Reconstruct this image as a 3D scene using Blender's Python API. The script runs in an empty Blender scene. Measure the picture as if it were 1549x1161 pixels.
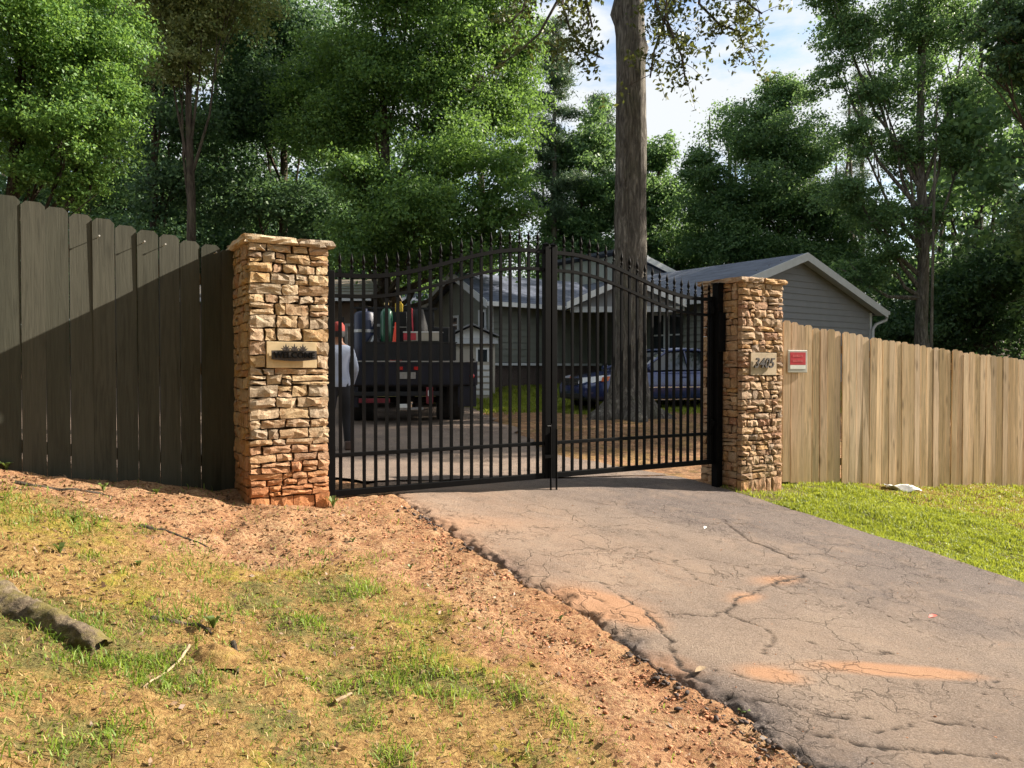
import bpy, math, random
import numpy as np
from mathutils import Vector, Matrix
rad = math.radians
SC = bpy.context.scene
COL = SC.collection
# ------------------------------------------------------------------ camera, light, exposure
E = 1.6                       # eye height
F = 1160.0; CX = 774.5; HY = 560.0
cam_d = bpy.data.cameras.new('camera'); cam = bpy.data.objects.new('camera', cam_d); COL.objects.link(cam)
cam_d.sensor_width = 36.0; cam_d.lens = 1160.0 / 1549.0 * 36.0
cam_d.clip_start = 0.05; cam_d.clip_end = 3000
cam.location = (0, 0, E); cam.rotation_euler = (rad(90 - 1.01), 0, 0)
SC.camera = cam
SUN_AZ = 71.0; SUN_EL = 30.0      # azimuth clockwise from +Y
sun_d = bpy.data.lights.new('sun', 'SUN'); sun_d.energy = 5.0; sun_d.angle = rad(0.5); sun_d.color = (1.0, 0.90, 0.76)
sun = bpy.data.objects.new('sun', sun_d); COL.objects.link(sun)
sdir = Vector((math.sin(rad(SUN_AZ)) * math.cos(rad(SUN_EL)), math.cos(rad(SUN_AZ)) * math.cos(rad(SUN_EL)), math.sin(rad(SUN_EL))))
sun.rotation_euler = sdir.to_track_quat('Z', 'Y').to_euler()
sun.location = sdir * 60
world = bpy.data.worlds.new('World'); SC.world = world; world.use_nodes = True
wn = world.node_tree.nodes; wl = world.node_tree.links
for n in list(wn): wn.remove(n)
wo = wn.new('ShaderNodeOutputWorld'); sky = wn.new('ShaderNodeTexSky'); sky.sky_type = 'NISHITA'; sky.sun_disc = False
sky.sun_elevation = rad(SUN_EL); sky.sun_rotation = rad(SUN_AZ)
bg1 = wn.new('ShaderNodeBackground'); bg1.inputs[1].default_value = 0.085
bg2 = wn.new('ShaderNodeBackground'); bg2.inputs[0].default_value = (0.93, 0.97, 1.0, 1); bg2.inputs[1].default_value = 0.37
tc = wn.new('ShaderNodeTexCoord'); mp = wn.new('ShaderNodeMapping'); mp.inputs['Scale'].default_value = (1.6, 1.6, 4.2)
mp.inputs['Location'].default_value = (0.3, 0.0, 0.35)
nz = wn.new('ShaderNodeTexNoise'); nz.inputs['Scale'].default_value = 2.6; nz.inputs['Detail'].default_value = 9; nz.inputs['Roughness'].default_value = 0.62
rp = wn.new('ShaderNodeValToRGB'); rp.color_ramp.elements[0].position = 0.36; rp.color_ramp.elements[1].position = 0.50
rp.color_ramp.elements[0].color = (0.06, 0.06, 0.06, 1)
mx = wn.new('ShaderNodeMixShader')
wl.new(tc.outputs['Generated'], mp.inputs[0]); wl.new(mp.outputs[0], nz.inputs['Vector']); wl.new(nz.outputs[0], rp.inputs[0])
wl.new(sky.outputs[0], bg1.inputs[0]); wl.new(rp.outputs[0], mx.inputs[0]); wl.new(bg1.outputs[0], mx.inputs[1]); wl.new(bg2.outputs[0], mx.inputs[2])
wl.new(mx.outputs[0], wo.inputs[0])
SC.view_settings.view_transform = 'Standard'; SC.view_settings.look = 'None'; SC.view_settings.gamma = 1
SC.view_settings.use_curve_mapping = False; SC.view_settings.exposure = 1.45
SC.cycles.max_bounces = 7; SC.cycles.diffuse_bounces = 3; SC.cycles.glossy_bounces = 3; SC.cycles.transmission_bounces = 4; SC.cycles.transparent_max_bounces = 6
SC.cycles.use_denoising = True

# ------------------------------------------------------------------ numeric helpers
rng = np.random.default_rng(7); random.seed(7)
def sstep(a, b, x):
    t = np.clip((x - a) / (b - a), 0, 1); return t * t * (3 - 2 * t)
def _hash(ix, iy, s):
    n = (ix.astype(np.int64) * 374761393 + iy.astype(np.int64) * 668265263 + s * 974711) & 0x7fffffff
    n = ((n ^ (n >> 13)) * 1274126177) & 0x7fffffff
    return ((n ^ (n >> 16)) & 0xffff) / 65535.0
def vn(x, y, s=0):
    x = np.asarray(x, float); y = np.asarray(y, float)
    ix = np.floor(x); iy = np.floor(y); fx = x - ix; fy = y - iy
    fx = fx * fx * (3 - 2 * fx); fy = fy * fy * (3 - 2 * fy)
    a = _hash(ix, iy, s); b = _hash(ix + 1, iy, s); c = _hash(ix, iy + 1, s); d = _hash(ix + 1, iy + 1, s)
    return (a + (b - a) * fx) * (1 - fy) + (c + (d - c) * fx) * fy
def fbm(x, y, s=0, o=4):
    t = 0; a = 0.5; n = 0
    for i in range(o):
        t = t + a * vn(x * 2 ** i + 17.3 * i, y * 2 ** i - 9.1 * i, s + i); n += a; a *= 0.5
    return t / n
GS, GC = 0.857, 0.515         # gate direction (59 deg from +Y)
def pq(x, y): return GC * x - GS * y, GS * x + GC * y
def xy(p, q): return GC * p + GS * q, -GS * p + GC * q
HB = np.array([[0, 1.12], [8, 1.12], [10.6, 1.11], [13.5, 1.0], [15.5, .95], [18, .86], [19.5, .75], [21.4, .50], [24, .35], [30, .1], [40, -.4], [60, -2.0], [120, -7], [400, -14]])
def base_h(x, y):
    p, q = pq(x, y)
    pe = np.clip(p, -6.1, 3.0); qe = np.clip(q, -8, 14)
    hf = 1.1 + .106 * (pe + 5.44) + .055 * (qe - 2.46)
    w = sstep(0, 1, (-6.3 - p) / 3.0)
    bank = .17 * np.log1p(np.exp((1.15 - q) * 4)) / 4
    bank = np.minimum(bank, .75)
    hb = np.interp(y, HB[:, 0], HB[:, 1])
    return (1 - w) * hf + w * hb - bank * (1 - .6 * w)
def in_drive(x, y):
    """signed-ish mask: >0 inside asphalt"""
    p, q = pq(x, y)
    lw = 2.44 + .06 * (vn(p * 3, p * 0, 5) - .5) + .03 * (vn(p * 11, p * 0, 6) - .5) + 0.12 * sstep(-5.2, -6.2, p) * 0.0
    rw = 6.22 + .03 * (vn(p * 4, p * 0, 8) - .5)
    fl = sstep(-6.6, -14, p)
    lw = lw - fl * 5.5
    rw = rw - sstep(-6.3, -8.2, p) * .5 + .35 * np.maximum(0, -8.2 - p)
    return np.minimum(q - lw, rw - q)
def gz(x, y):
    """ground height incl. relief"""
    x = np.asarray(x, float); y = np.asarray(y, float)
    h = base_h(x, y)
    d = in_drive(x, y)
    near = np.exp(-((y - 4) / 9) ** 2)
    r = (fbm(x * 1.3, y * 1.3, 11, 4) - .5) * .10 + (fbm(x * 7, y * 7, 21, 4) - .5) * .06 * near
    out = sstep(0.0, -.5, d)
    p, q = pq(x, y)
    front = sstep(-5.9, -4.5, p)
    z = E - h + r * (.25 + .75 * out) - .035 * sstep(.1, -.06, d) * front - .06 * sstep(-.02, .12, d)
    return z
def dz(x, y):
    p, q = pq(x, y)
    h = base_h(x, y)
    r = (fbm(x * .9, y * .9, 31, 3) - .5) * .05
    return E - h + r
def hit(px, py, fn=None):
    """where the sight line of a measured photo point meets the terrain"""
    u = (px - CX) / F; s = (py - HY) / F
    ys = np.arange(1.2, 80, .01)
    g = (fn or dz)(u * ys, ys)
    k = np.argmax(E - s * ys <= g)
    return float(u * ys[k]), float(ys[k]), float(g[k])
def pxw(px, py, y): return ((px - CX) / F * y, y, E - (py - HY) / F * y)

# ------------------------------------------------------------------ object helpers
def put(o, parent=None):
    COL.objects.link(o)
    if parent is not None: o.parent = parent
    return o
def tag(o, label=None, cat=None, group=None, kind=None):
    if label: o['label'] = label
    if cat: o['category'] = cat
    if group: o['group'] = group
    if kind: o['kind'] = kind
    return o
def empty(name, loc=(0, 0, 0), rz=0.0):
    o = bpy.data.objects.new(name, None); o.location = loc; o.rotation_euler = (0, 0, rz); o.empty_display_size = .2
    return put(o)
def npmesh(name, V, Fq, mat, smooth=False, attrs=None):
    V = np.asarray(V, np.float32); Fq = np.asarray(Fq, np.int32)
    me = bpy.data.meshes.new(name); k = Fq.shape[1]
    me.vertices.add(len(V)); me.vertices.foreach_set('co', V.ravel())
    me.loops.add(Fq.size); me.loops.foreach_set('vertex_index', Fq.ravel())
    me.polygons.add(len(Fq)); me.polygons.foreach_set('loop_start', np.arange(0, Fq.size, k, dtype=np.int32))
    try: me.polygons.foreach_set('loop_total', np.full(len(Fq), k, np.int32))
    except Exception: pass
    if smooth: me.polygons.foreach_set('use_smooth', np.ones(len(Fq), bool))
    me.update(calc_edges=True)
    if attrs:
        for an, av in attrs.items():
            a = me.attributes.new(an, 'FLOAT', 'POINT'); a.data.foreach_set('value', np.asarray(av, np.float32).ravel())
    if mat: me.materials.append(mat)
    return me
class MB:
    def __init__(s): s.v = []; s.f = []; s.m = []; s.mi = 0
    def add(s, vs, fs):
        o = len(s.v); s.v += [tuple(v) for v in vs]; s.f += [tuple(i + o for i in f) for f in fs]; s.m += [s.mi] * len(fs)
        return s
    def box(s, x0, x1, y0, y1, z0, z1):
        return s.add([(x0, y0, z0), (x1, y0, z0), (x1, y1, z0), (x0, y1, z0), (x0, y0, z1), (x1, y0, z1), (x1, y1, z1), (x0, y1, z1)],
                     [(0, 3, 2, 1), (4, 5, 6, 7), (0, 1, 5, 4), (1, 2, 6, 5), (2, 3, 7, 6), (3, 0, 4, 7)])
    def prism(s, poly, axis, a, b):
        """poly: 2D points; extruded along axis 'x','y' or 'z' from a to b"""
        n = len(poly)
        def P(u, v, w):
            return {'x': (w, u, v), 'y': (u, w, v), 'z': (u, v, w)}[axis]
        vs = [P(u, v, a) for u, v in poly] + [P(u, v, b) for u, v in poly]
        fs = [tuple(range(n))[::-1], tuple(range(n, 2 * n))] + [(i, (i + 1) % n, n + (i + 1) % n, n + i) for i in range(n)]
        return s.add(vs, fs)
    def tube(s, pts, rs, n=8, cap=True):
        pts = [Vector(p) for p in pts]
        if not hasattr(rs, '__len__'): rs = [rs] * len(pts)
        vs = []; fs = []
        ref = Vector((0, 0, 1))
        d0 = (pts[1] - pts[0]).normalized()
        if abs(d0.z) > .9: ref = Vector((1, 0, 0))
        a = d0.cross(ref).normalized()
        for i, p in enumerate(pts):
            d = (pts[min(i + 1, len(pts) - 1)] - pts[max(i - 1, 0)])
            d = d.normalized() if d.length > 1e-9 else d0
            a = (a - d * a.dot(d)); a = a.normalized() if a.length > 1e-6 else d.orthogonal().normalized()
            b = d.cross(a)
            for k in range(n):
                t = 2 * math.pi * k / n
                vs.append(p + (a * math.cos(t) + b * math.sin(t)) * rs[i])
        for i in range(len(pts) - 1):
            for k in range(n):
                fs.append((i * n + k, i * n + (k + 1) % n, (i + 1) * n + (k + 1) % n, (i + 1) * n + k))
        if cap: fs.append(tuple(range(n))[::-1]); fs.append(tuple(range((len(pts) - 1) * n, len(pts) * n)))
        return s.add(vs, fs)
    def lathe(s, prof, c=(0, 0, 0), n=16, axis='z'):
        vs = []; fs = []
        for r, h in prof:
            for k in range(n):
                t = 2 * math.pi * k / n; u = r * math.cos(t); v = r * math.sin(t)
                q = (u, v, h) if axis == 'z' else ((u, h, v) if axis == 'y' else (h, u, v))
                vs.append((q[0] + c[0], q[1] + c[1], q[2] + c[2]))
        for i in range(len(prof) - 1):
            for k in range(n): fs.append((i * n + k, i * n + (k + 1) % n, (i + 1) * n + (k + 1) % n, (i + 1) * n + k))
        fs.append(tuple(range(n))[::-1]); fs.append(tuple(range((len(prof) - 1) * n, len(prof) * n)))
        return s.add(vs, fs)
    def mesh(s, name, mat, smooth=False, bevel=0):
        me = bpy.data.meshes.new(name); me.from_pydata(s.v, [], s.f)
        mats = mat if isinstance(mat, (list, tuple)) else [mat]
        for m in mats: me.materials.append(m)
        if len(mats) > 1:
            for p, mi in zip(me.polygons, s.m): p.material_index = mi
        if smooth:
            for p in me.polygons: p.use_smooth = True
        me.update()
        return me
    def obj(s, name, mat, parent=None, smooth=False, bevel=0, loc=None):
        o = bpy.data.objects.new(name, s.mesh(name, mat, smooth)); put(o, parent)
        if loc: o.location = loc
        if bevel:
            b = o.modifiers.new('bevel', 'BEVEL'); b.width = bevel; b.segments = 2; b.limit_method = 'ANGLE'
        if smooth:
            try:
                o.data.set_sharp_from_angle(angle=rad(42))
            except Exception: pass
        return o
def link(me, name, parent=None, loc=(0, 0, 0), rot=(0, 0, 0), sc=(1, 1, 1)):
    o = bpy.data.objects.new(name, me); o.location = loc; o.rotation_euler = rot; o.scale = sc
    return put(o, parent)

# ------------------------------------------------------------------ materials
class N:
    def __init__(s, name):
        s.m = bpy.data.materials.new(name); s.m.use_nodes = True; s.t = s.m.node_tree
        s.b = s.t.nodes['Principled BSDF']; s.out = s.t.nodes['Material Output']; s._c = None
    def n(s, ty, **kw):
        x = s.t.nodes.new(ty)
        for k, v in kw.items(): setattr(x, k, v)
        return x
    def l(s, a, b): s.t.links.new(a, b)
    def coord(s, kind='Object'):
        return s.n('ShaderNodeTexCoord').outputs[kind]
    def mapped(s, co, scale=(1, 1, 1), rnd=False):
        m = s.n('ShaderNodeMapping'); m.inputs['Scale'].default_value = scale; s.l(co, m.inputs[0])
        if rnd:
            oi = s.n('ShaderNodeObjectInfo'); mu = s.n('ShaderNodeVectorMath', operation='SCALE'); mu.inputs[0].default_value = (37., 53., 71.)
            s.l(oi.outputs['Random'], mu.inputs['Scale']); s.l(mu.outputs[0], m.inputs['Location'])
        return m.outputs[0]
    def noise(s, v, scale, detail=4, rough=.55, dist=0):
        x = s.n('ShaderNodeTexNoise'); x.inputs['Scale'].default_value = scale; x.inputs['Detail'].default_value = detail
        x.inputs['Roughness'].default_value = rough; x.inputs['Distortion'].default_value = dist
        if v is not None: s.l(v, x.inputs['Vector'])
        return x.outputs[0]
    def ramp(s, f, stops):
        r = s.n('ShaderNodeValToRGB'); e = r.color_ramp.elements
        while len(e) < len(stops): e.new(.5)
        for el, (p, c) in zip(e, stops): el.position = p; el.color = (*c, 1) if len(c) == 3 else c
        s.l(f, r.inputs[0]); return r.outputs[0]
    def mr(s, f, a, b, c=0., d=1.):
        x = s.n('ShaderNodeMapRange'); s.l(f, x.inputs[0])
        for i, v in enumerate((a, b, c, d)): x.inputs[i + 1].default_value = v
        return x.outputs[0]
    def mix(s, f, a, b, mode='MIX'):
        x = s.n('ShaderNodeMix', data_type='RGBA', blend_type=mode)
        for sock, v in ((x.inputs[0], f), (x.inputs[6], a), (x.inputs[7], b)):
            if isinstance(v, (int, float)): sock.default_value = v
            elif isinstance(v, tuple): sock.default_value = (*v, 1)
            else: s.l(v, sock)
        return x.outputs[2]
    def math(s, op, a, b=None):
        x = s.n('ShaderNodeMath', operation=op)
        for i, v in enumerate((a, b)):
            if v is None: continue
            if isinstance(v, (int, float)): x.inputs[i].default_value = v
            else: s.l(v, x.inputs[i])
        return x.outputs[0]
    def attr(s, name): return s.n('ShaderNodeAttribute', attribute_name=name).outputs['Fac']
    def rand(s): return s.n('ShaderNodeObjectInfo').outputs['Random']
    def col(s, c):
        if isinstance(c, tuple): s.b.inputs['Base Color'].default_value = (*c, 1)
        else: s.l(c, s.b.inputs['Base Color'])
        return s
    def rough(s, r):
        if isinstance(r, (int, float)): s.b.inputs['Roughness'].default_value = r
        else: s.l(r, s.b.inputs['Roughness'])
        return s
    def bump(s, h, strength=.5, dist=.01):
        x = s.n('ShaderNodeBump'); x.inputs['Strength'].default_value = strength; x.inputs['Distance'].default_value = dist
        s.l(h, x.inputs['Height']); s.l(x.outputs[0], s.b.inputs['Normal']); return s
    def spec(s, v): s.b.inputs['Specular IOR Level'].default_value = v; return s
def simple(name, c, r=.6, metal=0., var=.12, scale=8, bump=.0, coat=0.):
    k = N(name); v = k.coord()
    nn = k.noise(v, scale, 5)
    a = tuple(max(0, x * (1 - var)) for x in c); b = tuple(min(1, x * (1 + var)) for x in c)
    k.col(k.ramp(nn, [(.3, a), (.7, b)])).rough(r); k.b.inputs['Metallic'].default_value = metal
    if coat: k.b.inputs['Coat Weight'].default_value = coat; k.b.inputs['Coat Roughness'].default_value = .08
    if bump: k.bump(k.noise(v, scale * 6, 4), bump, .004)
    return k.m
def leafmat(name, c1, c2, c3, trans=.3, nscale=1.2):
    k = N(name); v = k.coord(); r = k.attr('rnd')
    nn = k.noise(v, nscale, 3)
    f = k.math('ADD', k.math('MULTIPLY', r, .6), k.math('MULTIPLY', nn, .45))
    c = k.ramp(f, [(.18, c1), (.5, c2), (.86, c3)])
    k.col(c).rough(.5).spec(.35)
    tr = k.n('ShaderNodeBsdfTranslucent'); k.l(k.mix(.5, c, (c3[0] * 1.3, c3[1] * 1.25, c3[2] * .7)), tr.inputs[0])
    ms = k.n('ShaderNodeMixShader'); ms.inputs[0].default_value = trans
    k.l(k.b.outputs[0], ms.inputs[1]); k.l(tr.outputs[0], ms.inputs[2]); k.l(ms.outputs[0], k.out.inputs[0])
    return k.m
M = {}
def build_materials():
    # bare ground: clay, straw, moss, green
    k = N('ground_soil'); v = k.coord()
    clay = k.ramp(k.noise(v, 5, 8, .65), [(.3, (.26, .13, .062)), (.5, (.42, .235, .12)), (.72, (.56, .36, .20))])
    clay = k.mix(k.mr(k.noise(v, 2.2, 7, .75), .48, .66, 0, .65), clay, (.42, .30, .17))
    clay = k.mix(k.mr(k.noise(v, 42, 5, .7), .45, .62), clay, (.20, .085, .045))
    clay = k.mix(k.mr(k.noise(v, 90, 3, .6), .62, .74), clay, (.62, .46, .33))
    straw = k.ramp(k.noise(v, 30, 8, .75), [(.3, (.09, .05, .022)), (.48, (.29, .17, .065)), (.7, (.50, .35, .14))])
    moss = k.ramp(k.noise(v, 22, 6, .7), [(.3, (.10, .085, .018)), (.55, (.30, .25, .04)), (.75, (.42, .30, .07))])
    green = k.ramp(k.noise(v, 34, 7, .75), [(.3, (.06, .045, .02)), (.5, (.15, .13, .045)), (.72, (.27, .24, .09))])
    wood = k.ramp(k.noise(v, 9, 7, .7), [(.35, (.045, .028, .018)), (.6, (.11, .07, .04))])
    n2 = k.noise(v, 9, 10, .82)
    def edge(a): return k.mr(k.math('ADD', k.attr(a), k.math('MULTIPLY', k.math('SUBTRACT', n2, .5), 2.6)), .3, .7)
    c = k.mix(edge('straw'), clay, straw)
    c = k.mix(edge('moss'), c, moss)
    c = k.mix(k.mr(k.noise(v, 6.5, 8, .8), .54, .68, 0, .55), c, k.mix(k.noise(v, 40, 4), (.05, .028, .014), (.22, .13, .07)))
    c = k.mix(edge('green'), c, green)
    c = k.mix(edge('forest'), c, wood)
    k.col(c).rough(.95).spec(.15)
    hb = k.math('ADD', k.noise(v, 30, 8, .75), k.math('MULTIPLY', k.noise(v, 120, 4, .6), .5))
    k.bump(hb, .9, .02); M['ground'] = k.m
    # asphalt
    k = N('driveway_asphalt'); v = k.coord()
    base = k.ramp(k.noise(v, 1.1, 6, .6), [(.3, (.185, .136, .106)), (.5, (.26, .191, .145)), (.7, (.33, .245, .182))])
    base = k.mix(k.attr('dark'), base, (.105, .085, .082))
    agg = k.noise(v, 95, 6, .85)
    base = k.mix(k.mr(agg, .52, .66, 0, .65), base, (.46, .38, .32))
    base = k.mix(k.mr(agg, .48, .36, 0, .75), base, (.045, .036, .032))
    base = k.mix(k.mr(k.noise(v, 26, 6, .8), .52, .72, 0, .45), base, (.10, .08, .072))
    base = k.mix(k.mr(k.noise(v, 2.6, 9, .75), .5, .68, 0, .5), base, (.33, .235, .17))
    dust = k.math('ADD', k.attr('dust'), k.math('MULTIPLY', k.math('SUBTRACT', k.noise(v, 9, 6, .7), .5), .35))
    base = k.mix(k.mr(dust, .15, .85, 0, .88), base, (.46, .25, .14))
    base = k.mix(k.attr('crack'), base, (.035, .024, .018))
    k.col(base).rough(.9).spec(.25)
    # fine map cracking, two sizes, only where the surface is worn
    def net(scale, wid, dist, lo, hi, ns):
        vo = k.n('ShaderNodeTexVoronoi', feature='DISTANCE_TO_EDGE'); vo.inputs['Scale'].default_value = scale
        vv = k.n('ShaderNodeVectorMath', operation='ADD'); k.l(v, vv.inputs[0])
        nn = k.n('ShaderNodeTexNoise'); nn.inputs['Scale'].default_value = scale * 1.6; nn.inputs['Detail'].default_value = 6; k.l(v, nn.inputs['Vector'])
        sc = k.n('ShaderNodeVectorMath', operation='SCALE'); sc.inputs['Scale'].default_value = dist; k.l(nn.outputs[1], sc.inputs[0]); k.l(sc.outputs[0], vv.inputs[1])
        k.l(vv.outputs[0], vo.inputs['Vector'])
        return k.math('MULTIPLY', k.mr(vo.outputs[0], wid, 0), k.mr(k.noise(v, ns, 4), lo, hi))
    cr = k.math('MAXIMUM', net(2.3, .016, .5, .44, .54, 1.3), net(7.5, .03, .2, .52, .62, 2.1))
    base = k.mix(k.math('MULTIPLY', cr, .5), base, (.05, .036, .028))
    k.col(base)
    hh = k.math('SUBTRACT', k.math('MULTIPLY', agg, .8), k.math('MULTIPLY', cr, .6))
    k.bump(hh, 1.0, .018); M['asphalt'] = k.m
    # broken edge material
    M['asphalt_crumb'] = simple('asphalt_crumb', (.075, .055, .048), .95, var=.5, scale=30, bump=.6)
    M['clod'] = simple('clay_clod', (.42, .19, .10), .95, var=.45, scale=14, bump=.5)
    # stones of the pillars
    def stone(name, tint, zstain):
        k = N(name); g = k.coord(); r = k.rand()
        pal = k.ramp(r, [(0, (.44, .31, .18)), (.13, (.56, .42, .27)), (.26, (.40, .26, .175)), (.38, (.60, .48, .34)), (.50, (.37, .215, .15)), (.61, (.47, .36, .25)), (.72, (.42, .345, .27)), (.82, (.56, .37, .18)), (.92, (.33, .27, .22)), (1, (.52, .42, .31))])
        vv = k.mapped(g, (1, 1, 1), True)
        n1 = k.noise(vv, 11, 7, .65, .6)
        c = k.mix(k.mr(n1, .5, .72, 0, .75), pal, (.34, .17, .085))
        c = k.mix(k.mr(k.noise(vv, 22, 5, .7), .56, .7, 0, .6), c, (.70, .62, .47))
        c = k.mix(k.mr(k.noise(vv, 60, 4, .7), .5, .68, 0, .5), c, (.17, .11, .07))
        c = k.mix(1.0, c, tint, 'MULTIPLY')
        geo = k.n('ShaderNodeNewGeometry'); sx = k.n('ShaderNodeSeparateXYZ'); k.l(geo.outputs['Position'], sx.inputs[0])
        zz = k.math('ADD', sx.outputs[2], k.math('MULTIPLY', k.noise(g, 6, 5, .6), .35))
        c = k.mix(k.mr(zz, zstain + .62, zstain + .12, 0, .9), c, k.mix(n1, (.42, .15, .055), (.62, .27, .11)))
        k.col(c).rough(.88).spec(.2)
        k.bump(k.math('ADD', k.noise(vv, 26, 8, .75), k.math('MULTIPLY', k.noise(vv, 110, 4, .7), .4)), 1.0, .012)
        return k.m
    M['stoneL'] = stone('buff_fieldstone', (1.0, .98, .92), .70)
    M['stoneR'] = stone('brown_fieldstone', (.92, .82, .74), .05)
    M['mortar'] = simple('mortar', (.07, .045, .03), .95, var=.3, scale=40, bump=.5)
    M['plaque'] = simple('plaque_stone', (.60, .46, .27), .8, var=.12, scale=14, bump=.15)
    M['black_iron'] = simple('black_iron', (.0045, .0045, .005), .5, var=.2, scale=20); M['black_iron'].node_tree.nodes['Principled BSDF'].inputs['Specular IOR Level'].default_value = .06
    M['cast_iron'] = simple('cast_iron', (.045, .036, .032), .55, var=.4, scale=40, bump=.2)
    # planks
    def wood(name, cols, knot, rough=.85, gs=1., streak=.5, green=0., zs=(0, 0)):
        k = N(name); g = k.coord()
        v = k.mapped(g, (30 * gs, 30 * gs, 1.6 * gs), True)
        v2 = k.mapped(g, (9, 9, 2.2), True)
        r = k.rand()
        base = k.ramp(r, cols)
        gr = k.noise(v, 1, 8, .65, 1.2)
        c = k.mix(k.mr(gr, .42, .64, 0, streak), base, tuple(x * .42 for x in cols[0][1]))
        kn = k.n('ShaderNodeTexVoronoi'); kn.inputs['Scale'].default_value = 1.0; k.l(v2, kn.inputs['Vector'])
        c = k.mix(k.mr(kn.outputs[0], .22, .05, 0, knot), c, tuple(x * .28 for x in cols[0][1]))
        big = k.noise(k.mapped(g, (3, 3, .8), True), 1, 4)
        c = k.mix(k.mr(big, .35, .7, 0, .4), c, tuple(min(1, x * 1.3) for x in cols[-1][1]))
        if green:
            geo = k.n('ShaderNodeNewGeometry'); sx = k.n('ShaderNodeSeparateXYZ'); k.l(g, sx.inputs[0])
            f = k.mr(k.math('ADD', sx.outputs[2], k.math('MULTIPLY', k.noise(v2, .6, 4), .9)), zs[0], zs[1], 0, green)
            c = k.mix(f, c, (.42, .29, .11))
        k.col(c).rough(rough).spec(.2)
        k.bump(k.math('ADD', gr, k.math('MULTIPLY', k.noise(v, 4, 4), .3)), .5, .004)
        return k.m
    M['cedar'] = wood('weathered_pine_board', [(0, (.52, .355, .21)), (.2, (.70, .50, .29)), (.45, (.56, .42, .30)), (.65, (.76, .55, .34)), (.85, (.60, .41, .27)), (1, (.68, .52, .36))], .9, streak=.7, green=.45, zs=(1.1, .2))
    k_cols = [(0, (.042, .044, .032)), (.5, (.056, .056, .043)), (1, (.072, .070, .054))]
    M['stained'] = wood('dark_stained_board', k_cols, .5, .8, gs=1.3, streak=.55)
    M['rail_wood'] = wood('fence_rail_wood', [(0, (.30, .21, .13)), (1, (.38, .28, .18))], .3)
    # bark
    def bark(name, a, b, sc=1., st=1.):
        k = N(name); g = k.coord(); v = k.mapped(g, (9 * sc, 9 * sc, 1.5 * sc))
        n1 = k.noise(v, 1.3, 9, .7, 1.0)
        c = k.ramp(n1, [(.34, tuple(x * .35 for x in a)), (.5, a), (.68, b)])
        c = k.mix(k.mr(k.noise(g, 2.5, 4), .5, .75, 0, .35), c, (.13, .14, .07))
        k.col(c).rough(.95).spec(.15); k.bump(n1, 1.0, .05 * st); return k.m
    M['bark'] = bark('oak_bark', (.135, .122, .108), (.33, .305, .27), 1.3, 1.8)
    M['bark_dark'] = bark('dark_bark', (.07, .055, .042), (.15, .12, .095), .8)
    M['bark_grey'] = bark('grey_bark', (.13, .115, .10), (.25, .23, .20), .8)
    M['leaf_bright'] = leafmat('bright_leaves', (.045, .112, .032), (.118, .245, .06), (.25, .40, .10), .45)
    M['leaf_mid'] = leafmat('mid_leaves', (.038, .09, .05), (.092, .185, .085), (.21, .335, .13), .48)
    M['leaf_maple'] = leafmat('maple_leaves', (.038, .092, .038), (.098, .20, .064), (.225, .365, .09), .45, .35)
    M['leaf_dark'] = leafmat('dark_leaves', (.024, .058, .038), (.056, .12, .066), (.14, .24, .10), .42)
    M['leaf_oak'] = leafmat('oak_leaves', (.035, .05, .016), (.075, .10, .03), (.15, .17, .05), .35)
    M['leaf_olive'] = leafmat('olive_leaves', (.08, .11, .04), (.18, .23, .08), (.36, .38, .17), .42)
    M['leaf_pine'] = leafmat('pine_needles', (.035, .07, .045), (.07, .13, .075), (.14, .21, .11), .25)
    M['grass'] = leafmat('grass_blades', (.075, .12, .018), (.19, .26, .03), (.40, .44, .07), .45, 1.6)
    M['grass_dull'] = leafmat('sparse_grass', (.08, .14, .02), (.17, .28, .04), (.32, .42, .08), .45, 2)
    M['straw'] = leafmat('dry_straw', (.12, .06, .02), (.32, .20, .075), (.55, .40, .18), .2, 2)
    M['weed'] = leafmat('weed_leaf', (.05, .09, .02), (.11, .17, .045), (.20, .27, .08), .3, 2)
    M['litter'] = leafmat('leaf_litter', (.06, .03, .018), (.18, .10, .05), (.30, .20, .12), .1, 3)
    # house
    k = N('shingles'); g = k.coord('Object'); 
    br = k.n('ShaderNodeTexBrick'); br.inputs['Scale'].default_value = 1; br.inputs['Brick Width'].default_value = .9; br.inputs['Row Height'].default_value = .16
    br.inputs['Mortar Size'].default_value = .012; br.inputs['Color1'].default_value = (.07, .085, .13, 1); br.inputs['Color2'].default_value = (.11, .13, .19, 1); br.inputs['Mortar'].default_value = (.03, .033, .045, 1)
    sx = k.n('ShaderNodeSeparateXYZ'); k.l(g, sx.inputs[0]); cb = k.n('ShaderNodeCombineXYZ')
    k.l(k.math('ADD', sx.outputs[0], sx.outputs[1]), cb.inputs[0]); k.l(k.math('MULTIPLY', sx.outputs[2], 2.4), cb.inputs[1]); k.l(cb.outputs[0], br.inputs['Vector'])
    k.col(k.mix(k.mr(k.noise(g, 3, 5), .4, .7, 0, .5), br.outputs[0], (.15, .175, .24))).rough(.85); k.bump(br.outputs[1], -.4, .01); M['shingle'] = k.m
    M['siding'] = simple('grey_siding', (.20, .205, .225), .6, var=.06, scale=3)
    M['siding_olive'] = simple('olive_grey_siding', (.135, .145, .125), .65, var=.08, scale=3)
    M['trim'] = simple('pale_trim', (.50, .52, .55), .5, var=.06, scale=5)
    M['white'] = simple('white_paint', (.72, .73, .74), .5, var=.05, scale=5)
    M['foundation'] = simple('dark_brick_base', (.075, .055, .05), .9, var=.4, scale=20, bump=.4)
    M['brown_wall'] = simple('brown_wall', (.11, .08, .06), .85, var=.2, scale=6)
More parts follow.
